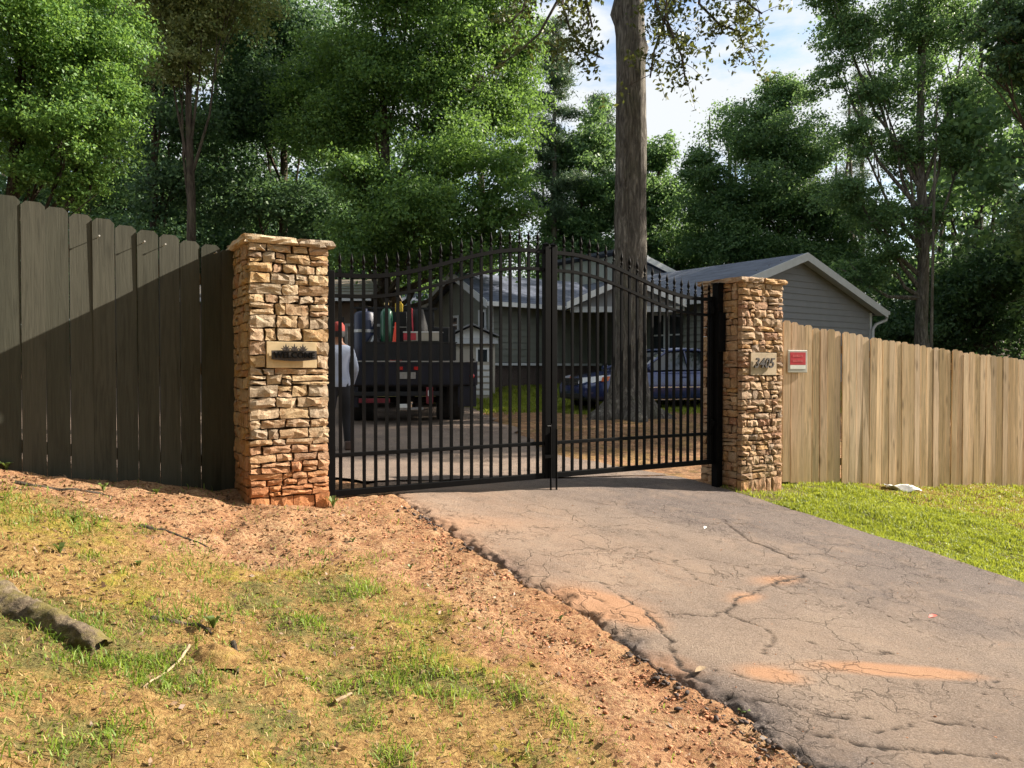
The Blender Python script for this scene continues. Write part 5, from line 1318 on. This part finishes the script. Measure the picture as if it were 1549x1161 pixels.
    r = thing('leaf_blower', 575, .5, 'dark garden blower with a pale hose lying between the drum and the green cylinder', 'blower')
    MB().lathe([(.05, 0), (.13, .05), (.15, .2), (.12, .45), (.05, .55)], (0, 0, .35), 14).obj('housing', M['dark_plastic'], r, True)
    MB().box(-.12, .12, -.1, .1, 0, .4).obj('stand', M['truck_black'], r); MB().tube([(.02, -.1, .9), (-.04, -.16, .75), (.0, -.18, .6), (.05, -.15, .45)], .022, 8).obj('hose', M['galv'], r, True)
truck()

# ------------------------------------------------------------------ person
def skin_body(name, joints, edges, mats, region, parent, sub=2):
    me = bpy.data.meshes.new(name); me.from_pydata([j[0] for j in joints], edges, []); o = bpy.data.objects.new(name, me); COL.objects.link(o)
    md = o.modifiers.new('skin', 'SKIN'); sv = me.skin_vertices[0].data
    for i, j in enumerate(joints):
        rr_ = j[1]; sv[i].radius = rr_ if isinstance(rr_, tuple) else (rr_, rr_)
    sv[0].use_root = True
    s = o.modifiers.new('sub', 'SUBSURF'); s.levels = sub; s.render_levels = sub
    bpy.context.view_layer.update(); dg = bpy.context.evaluated_depsgraph_get()
    m2 = bpy.data.meshes.new_from_object(o.evaluated_get(dg)); bpy.data.objects.remove(o); m2.name = name
    m2.materials.clear(); [m2.materials.append(m) for m in mats]
    for p in m2.polygons: p.use_smooth = True; p.material_index = region(p.center)
    return link(m2, name, parent)
def person():
    y = 10.6; x = (512 - CX) / F * y; g = float(gz(x, y))
    g = E - (683 - HY) / F * y
    root = empty('person', (x, y, g), rad(18)); tag(root, 'person in pale blue long-sleeved shirt, dark trousers and red cap standing inside the gate', 'person')
    J = [((0, 0, .95), (.150, .105)), ((0, .0, 1.12), (.145, .10)), ((0, .0, 1.30), (.175, .11)), ((0, -.01, 1.42), (.14, .085)), ((0, .005, 1.50), (.056, .056)), ((0, .02, 1.58), (.07, .085)), ((0, .025, 1.66), (.078, .098)), ((0, .02, 1.72), (.058, .07)),
         ((.17, -.01, 1.40), (.062, .06)), ((.235, -.03, 1.14), (.05, .05)), ((.20, .14, .95), (.036, .04)),
         ((-.17, -.01, 1.40), (.062, .06)), ((-.235, -.03, 1.14), (.05, .05)), ((-.19, .15, .96), (.036, .04)),
         ((.095, 0, .84), (.095, .10)), ((.11, .02, .50), (.066, .07)), ((.12, -.02, .10), (.045, .05)),
         ((-.095, 0, .84), (.095, .10)), ((-.12, -.01, .50), (.066, .07)), ((-.13, -.06, .10), (.045, .05)),
         ((.19, .20, .90), (.028, .045)), ((-.18, .21, .91), (.028, .045))]
    Ed = [(0, 1), (1, 2), (2, 3), (3, 4), (4, 5), (5, 6), (6, 7), (3, 8), (8, 9), (9, 10), (3, 11), (11, 12), (12, 13), (0, 14), (14, 15), (15, 16), (0, 17), (17, 18), (18, 19), (10, 20), (13, 21)]
    def reg(c):
        if c.z > 1.475: return 2
        if c.z < .93 and not (abs(c.x) > .15 and c.y > .06): return 1
        if abs(c.x) > .13 and c.y > .145 and c.z < 1.0: return 2
        return 0
    skin_body('body', J, Ed, [M['shirt'], M['trousers'], M['skin']], reg, root)
    # shirt hem, cap, shoes, fingers, ears
    MB().lathe([(.150, .90), (.158, .93), (.155, 1.0)], n=20).obj('shirt_hem', M['shirt'], root, True).scale = (1, .78, 1)
    cp = MB().lathe([(.088, 1.655), (.094, 1.69), (.088, 1.745), (.06, 1.785), (.02, 1.80)], (0, .02, 0), 18).obj('cap', M['cap_red'], root, True)
    MB().add([(-.06, .10, 1.675), (.06, .10, 1.675), (.05, .18, 1.662), (-.05, .18, 1.662), (-.06, .10, 1.684), (.06, .10, 1.684), (.05, .18, 1.670), (-.05, .18, 1.670)], [(0, 3, 2, 1), (4, 5, 6, 7), (0, 1, 5, 4), (1, 2, 6, 5), (2, 3, 7, 6), (3, 0, 4, 7)]).obj('brim', M['cap_red'], cp)
    MB().lathe([(.083, 1.585), (.090, 1.62), (.090, 1.665)], (0, .008, 0), 16).obj('hair', M['dark_plastic'], root, True)
    for s in (-1, 1):
        MB().lathe([(.012, 0), (.024, .008), (.012, .016)], (s * .083 - .008, .025, 1.63), 10, 'x').obj('ear', M['skin'], root, True)
        MB().lathe([(.004, 0), (.011, .004), (.004, .008)], (s * .03, .112, 1.655), 8, 'y').obj('eye', M['white'], root, True)
        V = []; 
        fx_ = .12 if s > 0 else -.13; fy = -.02 if s > 0 else -.06
        sh = MB().prism([(-.09, 0), (.19, 0), (.20, .03), (.15, .065), (.05, .10), (.0, .15), (-.08, .15), (-.10, .05)], 'x', -.042, .042).obj('shoe', M['shoe'], root, bevel=.018); sh.location = (fx_, fy, 0)
        for q in range(4):
            hx = s * (.185) - .02 + .014 * q; MB().tube([(hx, .235, .91), (hx, .27, .885 - .004 * q), (hx, .275, .86)], [.009, .009, .007], 6).obj('finger', M['skin'], root, True)
        MB().tube([(s * .165, .21, .93), (s * .145, .25, .925), (s * .145, .275, .915)], [.011, .010, .008], 6).obj('thumb', M['skin'], root, True)
    MB().add([(-.012, .112, 1.625), (.012, .112, 1.625), (0, .135, 1.622), (0, .110, 1.66)], [(0, 1, 2), (0, 2, 3), (1, 3, 2)]).obj('nose', M['skin'], root)
person()

# ------------------------------------------------------------------ grass, litter, weeds
def blades(P, h, w, r, lean=.5, segs=2):
    n = len(P); a = r.random(n) * 6.283; d = np.stack([np.cos(a), np.sin(a), np.zeros(n)], 1); b = r.random(n) * 6.283
    t = np.stack([np.cos(b), np.sin(b), np.zeros(n)], 1); h = h[:, None] if hasattr(h, '__len__') else h
    H = h * r.uniform(.6, 1.3, n)[:, None]; W = w * r.uniform(.7, 1.3, n)[:, None]; ln = lean * r.uniform(.2, 1.3, n)[:, None]
    up = np.array([0, 0, 1.]); m = P + up * H * .6 + t * H * ln * .35; e = P + up * H * (1 - .35 * ln) + t * H * ln
    V = np.stack([P - d * W, P + d * W, m + d * W * .7, m - d * W * .7, e], 1).reshape(-1, 3); i = np.arange(n) * 5
    F3 = np.concatenate([np.stack([i, i + 1, i + 2], 1), np.stack([i, i + 2, i + 3], 1), np.stack([i + 3, i + 2, i + 4], 1)])
    return V, F3, np.repeat(r.random(n), 5)
def grass():
    r = np.random.default_rng(31)
    # right lawn
    n = 210000; q = r.uniform(6.2, 12.5, n); p = r.uniform(-6.05, -2.2, n); x, y = xy(p, q)
    vis = (y > .5) & (x / y < .74) & (y > 4)
    x, y, p, q = x[vis], y[vis], p[vis], q[vis]
    s_, m_, g_, f_, b_, yl = masks(x, y)
    keep = r.random(len(x)) < (1 - .72 * yl) * (.35 + .65 * sstep(-6.0, -5.4, p + .3 * (vn(x * 3, y * 3, 5) - .5)))
    keep &= ~((q < 7.1) & (p < -5.3) & (r.random(len(x)) < .7)); keep &= in_drive(x, y) < -.03 + .11 * fbm(x * 9, y * 9, 3, 2)
    x, y = x[keep], y[keep]; P = np.stack([x, y, gz(x, y) - .004], 1)
    hh = .020 + .075 * np.maximum(0, fbm(x * 3.2, y * 3.2, 9, 4) - .25)
    V, F3, rnd = blades(P, hh, .0042, r, .8)
    # cooler, duller where thin
    tag(link(npmesh('lawn_grass', V, F3, M['grass'], False, {'rnd': rnd}), 'lawn_grass'), 'short bright green lawn grass right of the driveway', 'grass', kind='stuff')
    n = 26000; q = r.uniform(7.2, 12, n); p = r.uniform(-6.0, -3.0, n); x, y = xy(p, q); yl = masks(x, y)[5]; k = (yl * .8 > r.random(n)) & (x / y < .74); P = np.stack([x[k], y[k], gz(x[k], y[k]) - .004], 1)
    V, F3, rnd = blades(P, .03, .004, r, 1.2); tag(link(npmesh('dry_lawn', V, F3, M['straw'], False, {'rnd': rnd}), 'dry_lawn'), 'dry yellow patch in the right lawn', 'grass', kind='stuff')
    # left verge
    n = 330000; x = r.uniform(-3.8, 2.2, n); y = r.uniform(1.7, 6.2, n); p, q = pq(x, y)
    s_, m_, g_, f_, b_, yl = masks(x, y)
    tuft = sstep(.46, .72, fbm(x * 5, y * 5, 77, 4)) 
    dens = g_ * (1 - .6 * sstep(-.2, -1.2, q)) * (.28 + .6 * tuft) + (.05 + .11 * tuft) * (1 - b_) + .015 * b_
    k = (q < 2.3) & (p > -6.1) & (r.random(n) < dens * .75) & (x / y > -.72); xg, yg = x[k], y[k]; P = np.stack([xg, yg, gz(xg, yg) - .004], 1)
    hh = .022 + .05 * tuft[k] * r.random(k.sum())
    V, F3, rnd = blades(P, hh, .0026, r, 1.0); tag(link(npmesh('verge_grass', V, F3, M['grass_dull'], False, {'rnd': rnd}), 'verge_grass'), 'patchy green tufts on the left bank', 'grass', kind='stuff')
    k2 = (q < 2.2) & (p > -6.1) & (r.random(n) < (s_ * .11 + .008)) & (x / y > -.72); xg, yg = x[k2], y[k2]; P = np.stack([xg, yg, gz(xg, yg) - .002], 1)
    V, F3, rnd = blades(P, .028, .0019, r, 1.9); tag(link(npmesh('dead_grass', V, F3, M['straw'], False, {'rnd': rnd}), 'dead_grass'), 'straw coloured dead grass on the left bank', 'grass', kind='stuff')
    # rear yard grass and around
    n = 60000; x = r.uniform(-2, 9, n); y = r.uniform(15.5, 23, n); gg = masks(x, y)[2]; k = (r.random(n) < gg) & (in_drive(x, y) < 0); P = np.stack([x[k], y[k], gz(x[k], y[k])], 1)
    V, F3, rnd = blades(P, .08, .01, r, .8); tag(link(npmesh('yard_grass', V, F3, M['grass'], False, {'rnd': rnd}), 'yard_grass'), 'grass in front of the house and round the blue car', 'grass', kind='stuff')
    # leaf litter
    n = 16000; x = r.uniform(-3.6, 3, n); y = r.uniform(1.8, 6.2, n); p, q = pq(x, y); k = (q < 2.55) & (p > -6.1) & (r.random(n) < .25 + .75 * sstep(.45, .65, fbm(x * 1.5, y * 1.5, 88, 3))); x, y = x[k], y[k]
    C = np.stack([x, y, gz(x, y) + .006], 1); V, Fq, rnd = leaf_quads(C, .030, r, 1.6, .5); tag(link(npmesh('leaf_litter', V, Fq, M['litter'], False, {'rnd': rnd}), 'leaf_litter'), 'dead leaf bits scattered over the clay bank', 'litter', kind='stuff')
    # clods along the drive edge and bare clay
    ico = np.array([(0, 0, 1), (.894, 0, .447), (.276, .851, .447), (-.724, .526, .447), (-.724, -.526, .447), (.276, -.851, .447), (.724, .526, -.447), (-.276, .851, -.447), (-.894, 0, -.447), (-.276, -.851, -.447), (.724, -.526, -.447), (0, 0, -1)])
    fi = np.array([(0, 1, 2), (0, 2, 3), (0, 3, 4), (0, 4, 5), (0, 5, 1), (1, 6, 2), (2, 7, 3), (3, 8, 4), (4, 9, 5), (5, 10, 1), (6, 7, 2), (7, 8, 3), (8, 9, 4), (9, 10, 5), (10, 6, 1), (11, 7, 6), (11, 8, 7), (11, 9, 8), (11, 10, 9), (11, 6, 10)])
    def lumps(name, x, y, z, s, mat, label):
        n = len(x); sc = s[:, None, None] * r.uniform(.35, 1.5, (n, 12, 1)) * r.uniform(.6, 1.4, (n, 1, 3)) * np.array([1.2, 1, .6]); V = ico[None] * sc; a = r.random(n) * 6.28; c, sn = np.cos(a)[:, None], np.sin(a)[:, None]
        X = V[..., 0] * c - V[..., 1] * sn + x[:, None]; Y = V[..., 0] * sn + V[..., 1] * c + y[:, None]; Zz = V[..., 2] + z[:, None]
        F_ = (fi[None] + (np.arange(n) * 12)[:, None, None]).reshape(-1, 3)
        tag(link(npmesh(name, np.stack([X, Y, Zz], -1).reshape(-1, 3), F_, mat), name), label, 'soil', kind='stuff')
    n = 3000; p = r.uniform(-6.0, -1.2, n); q = 2.42 - np.abs(r.normal(size=n)) * .28; x, y = xy(p, q); lumps('clay_clods', x, y, gz(x, y), .003 + .008 * r.random(n) ** 3, M['clod'], 'crumbs of red clay along the driveway edge')
    n = 1100; p = r.uniform(-5.6, -1.2, n); x = p * 0; lw = 2.44 + .06 * (vn(p * 3, p * 0, 5) - .5) + .03 * (vn(p * 11, p * 0, 6) - .5); q = lw + r.normal(size=n) * .035 * (1 + 1.2 * sstep(-3.2, -1.8, p)) - .01
    dense = fbm(p * 2.2, p * 0 + 7, 5, 3) > .47; p, q = p[dense], q[dense]; x, y = xy(p, q); lumps('asphalt_crumbs', x, y, gz(x, y) + .012, .003 + .012 * r.random(len(p)) ** 3.5, M['asphalt_crumb'], 'broken asphalt chunks along the driveway edge')
    n = 500; p = r.uniform(-5.5, -1.5, n); q = r.uniform(2.6, 6.1, n); x, y = xy(p, q); lumps('driveway_grit', x, y, dz(x, y), .0015 + .004 * r.random(n) ** 3, M['clod'], 'grit scattered on the driveway')
grass()
def weed_plant(px, py, h, n, seed, label, spread=.6, lw=.25, mat='weed'):
    r = np.random.default_rng(seed); x, y, z = hit(px, py, gz); root = empty('weed_plant', (x, y, z)); tag(root, label, 'weed', 'weeds sprouting from the clay')
    V = []; Fq = []; rn = []
    for i in range(n):
        a = 6.283 * i / n + r.normal() * .3; L = h * r.uniform(.7, 1.2); c, s = math.cos(a), math.sin(a); w = L * lw; t = spread
        p0 = np.array([0, 0, -.005]); p1 = np.array([c * L * t * .35, s * L * t * .35, L * .5]); p2 = np.array([c * L * t * .8, s * L * t * .8, L * .85]); p3 = np.array([c * L * t * 1.2, s * L * t * 1.2, L * .8]); sd = np.array([-s, c, 0]) * w
        o = len(V); V += [p0 - sd * .15, p0 + sd * .15, p1 + sd * .8, p1 - sd * .8, p2 + sd, p2 - sd, p3]; Fq += [(o, o + 1, o + 2, o + 3), (o + 3, o + 2, o + 4, o + 5), (o + 5, o + 4, o + 6, o + 6)]; rn += [r.random()] * 7
    me = bpy.data.meshes.new('leaves'); me.from_pydata([tuple(v) for v in V], [], [f if f[2] != f[3] else f[:3] for f in Fq]); a_ = me.attributes.new('rnd', 'FLOAT', 'POINT'); a_.data.foreach_set('value', np.array(rn, np.float32)); me.materials.append(M[mat]); me.update()
    link(me, 'leaves', root)
for i, a in enumerate([(88, 838, .07, 4, 'upright broad-leaved weed on the straw bank below the dark fence'), (320, 952, .085, 5, 'pale green broad-leaved weed beside the broken root on the bank'), (208, 858, .05, 6, 'small leafy weed on the bank between the fence and the rotten log'),
                       (8, 712, .10, 7, 'yellow-green weed at the foot of the dark fence, at its left end'), (155, 742, .07, 6, 'small bright weed at the foot of the dark fence under its middle boards'), (110, 792, .06, 5, 'lone sprig on bare clay below the dark fence'),
                       (533, 822, .045, 6, 'small sprig on the clay below the welcome pillar'), (620, 862, .04, 5, 'tiny sprig on the clay beside the driveway edge'), (848, 940, .035, 7, 'low green weed on the clay next to the driveway edge'),
                       (1128, 1088, .05, 8, 'green weed growing out of the broken driveway edge'), (503, 768, .12, 10, 'grass tuft at the right foot of the welcome pillar'), (1092, 790, .03, 8, 'weed growing in the driveway crack'),
                       (1118, 735, .08, 9, 'weed at the foot of the gate post'), (235, 748, .07, 6, 'sprig under the dark fence near the welcome pillar')]):
    weed_plant(a[0], a[1], a[2] * .72, a[3], i, a[4], lw=.12 if 'grass' in a[4] else .26)
def odds():
    def snake(name, pts, r0, r1, mat, label, cat, lift=.0, n=8, sink=.3):
        W = []
        for a, b in pts:
            x, y, z = hit(a, b, gz); W.append(Vector((x, y, z + lift)))
        # resample along the terrain
        P = []
        for a, b in zip(W[:-1], W[1:]):
            for k in range(5): v = a.lerp(b, k / 5); v.z = float(gz(v.x, v.y)) + lift; P.append(v)
        P.append(W[-1]); m = len(P); rr_ = random.Random(len(P) + int(r0 * 1e4))
        k = MB().tube([p + Vector((0, 0, rr_.uniform(-.15, .15) * r0)) for p in P], [(r0 + (r1 - r0) * i / (m - 1)) * rr_.uniform(.82, 1.18) for i in range(m)], n)
        return tag(k.obj(name, M[mat], smooth=True), label, cat)
    # rotten mossy log
    a = Vector(hit(-60, 885, gz)); b = Vector(hit(150, 990, gz)); root = empty('fallen_log', a); tag(root, 'rotten mossy log half sunk in the bank with a hollow dark end', 'log')
    n = 28; m = 60; V = []
    ax = (b - a); L = ax.length; d = ax.normalized(); s = d.cross(Vector((0, 0, 1))).normalized(); u = s.cross(d)
    for j in range(m + 1):
        t = j / m; c = d * (L * t); z0 = float(gz(a.x + c.x, a.y + c.y)) - a.z; c.z = z0 + .010
        R_ = .058 * (1.25 - .35 * t)
        for i in range(n):
            th = 2 * math.pi * i / n; q = R_ * (1 + .16 * (vn(np.array(th * 3.1), np.array(t * 22), 4) - .5) + .22 * (vn(np.array(th * 6.1), np.array(t * 60), 14) - .5) + .12 * math.sin(3 * th + 5 * t) - (.35 * float(vn(np.array(th * 2.5), np.array(2.), 9)) if j == m else 0)); V.append(tuple(c + s * (math.cos(th) * q) + u * (math.sin(th) * q * .9)))
    c = d * (L * .97); c.z = float(gz(b.x, b.y)) - a.z + .018
    for i in range(n): th = 2 * math.pi * i / n; V.append(tuple(c + s * (math.cos(th) * .035) + u * (math.sin(th) * .035)))
    fq = [(j * n + i, j * n + (i + 1) % n, (j + 1) * n + (i + 1) % n, (j + 1) * n + i) for j in range(m + 1) for i in range(n)]
    k = N('mossy_rotten_wood'); g = k.coord(); n1 = k.noise(g, 24, 8, .75); cc = k.ramp(n1, [(.32, (.035, .022, .014)), (.5, (.15, .11, .07)), (.68, (.34, .27, .17))]); cc = k.mix(k.mr(k.noise(g, 9, 6, .7), .45, .6, 0, .8), cc, (.17, .14, .03)); k.col(cc).rough(.95); k.bump(n1, 1., .02)
    link(npmesh('log_body', V, fq, k.m, True), 'log_body', root)
    MB().lathe([(.036, 0), (.034, .004)], (0, 0, 0), 14).obj('hollow_end', M['dark_plastic'], root).matrix_basis = Matrix.Translation(c - d * .004) @ d.to_track_quat('Z', 'Y').to_matrix().to_4x4()
    snake('exposed_root', [(210, 797), (250, 806), (290, 820), (318, 832)], .016, .009, 'bark_dark', 'dark exposed root on the clay under the dark fence', 'root')
    snake('exposed_root', [(20, 730), (90, 742), (150, 748), (185, 756)], .014, .007, 'bark_dark', 'thin exposed root along the foot of the dark fence', 'root')
    snake('exposed_root', [(225, 938), (262, 944), (300, 950), (318, 962)], .015, .008, 'bark_dark', 'broken dark root beside the broad-leaved weed', 'root')
    snake('fallen_twig', [(283, 982), (268, 1006), (245, 1025), (212, 1048)], .007, .003, 'rail_wood', 'curved pale twig lying on the bank below the rotten log', 'twig', .008)
    snake('fallen_twig', [(350, 978), (355, 1000), (356, 1026)], .011, .007, 'bark_dark', 'short stubby stick standing along the mossy hump', 'twig', .01)
    snake('fallen_twig', [(505, 1070), (518, 1062), (530, 1056)], .009, .005, 'rail_wood', 'pale chip of wood in the lower grass', 'twig', .01)
    snake('fallen_twig', [(1138, 738), (1155, 741), (1172, 738)], .010, .006, 'bark_dark', 'dark stick at the foot of the house number pillar', 'twig', .01)
    # mossy hump: crumpled sheet of moss over the stump
    x, y, z = hit(318, 995, gz); V = []; n = 22
    for i in range(n + 1):
        for j in range(n + 1):
            u_, v_ = i / n * 2 - 1, j / n * 2 - 1; rr_ = math.hypot(u_, v_); V.append((u_ * .13, v_ * .09, 0.045 * max(0, 1 - rr_ ** 2.4) - .02 + .028 * max(0, 1 - rr_) * float(vn(np.array(u_ * 7), np.array(v_ * 7), 5))))
    one = np.ones((n + 1) ** 2); tag(link(npmesh('mossy_stump', V, grid_faces(n + 1, n + 1), M['ground'], True, {'straw': one * .9, 'moss': one * .22, 'green': one * 0, 'forest': one * 0}), 'mossy_stump', None, (x, y, z)), 'low mossy stump poking out of the bank right of the log', 'stump')
    # paper on the lawn
    x, y, z = hit(1366, 742, gz); V = []; n = 12
    for i in range(n + 1):
        for j in range(7): u_ = i / n; v_ = j / 6; V.append(((u_ - .5) * .40, (v_ - .5) * .20 * (.6 + .5 * math.sin(u_ * 3)), .025 + .028 * math.sin(u_ * 9 + v_ * 3) + .016 * math.sin(v_ * 8 + u_ * 5) + .02 * u_))
    o = link(npmesh('paper_scrap', V, grid_faces(n + 1, 7), M['paper'], True), 'paper_scrap', None, (x, y, z), (rad(8), rad(6), rad(-12))); tag(o, 'crumpled white paper lying on the right lawn near the pine fence', 'paper')
    s = o.modifiers.new('s', 'SOLIDIFY'); s.thickness = .003
    def flat_leaf(px, py, L, rz, mat, label, fn):
        x, y, z = hit(px, py, fn); V = [(-L, 0, .004), (-.4 * L, -.35 * L, .008), (.3 * L, -.38 * L, .012), (L, 0, .01), (.3 * L, .36 * L, .018), (-.4 * L, .33 * L, .016), (0, 0, .004)]
        me = bpy.data.meshes.new('dead_leaf'); me.from_pydata(V, [], [(0, 1, 6), (1, 2, 6), (2, 3, 6), (3, 4, 6), (4, 5, 6), (5, 0, 6)]); me.materials.append(M[mat]); me.update(); tag(link(me, 'dead_leaf', None, (x, y, z), (0, 0, rz)), label, 'leaf')
    flat_leaf(1415, 936, .035, .3, 'cone', 'small reddish leaf lying on the right of the driveway', dz)
    flat_leaf(1068, 800, .03, 1, 'paper', 'small pale scrap leaf on the driveway near the long crack', dz)
    flat_leaf(1062, 1018, .04, .6, 'rail_wood', 'pale dry leaf on the driveway edge', dz)
odds()
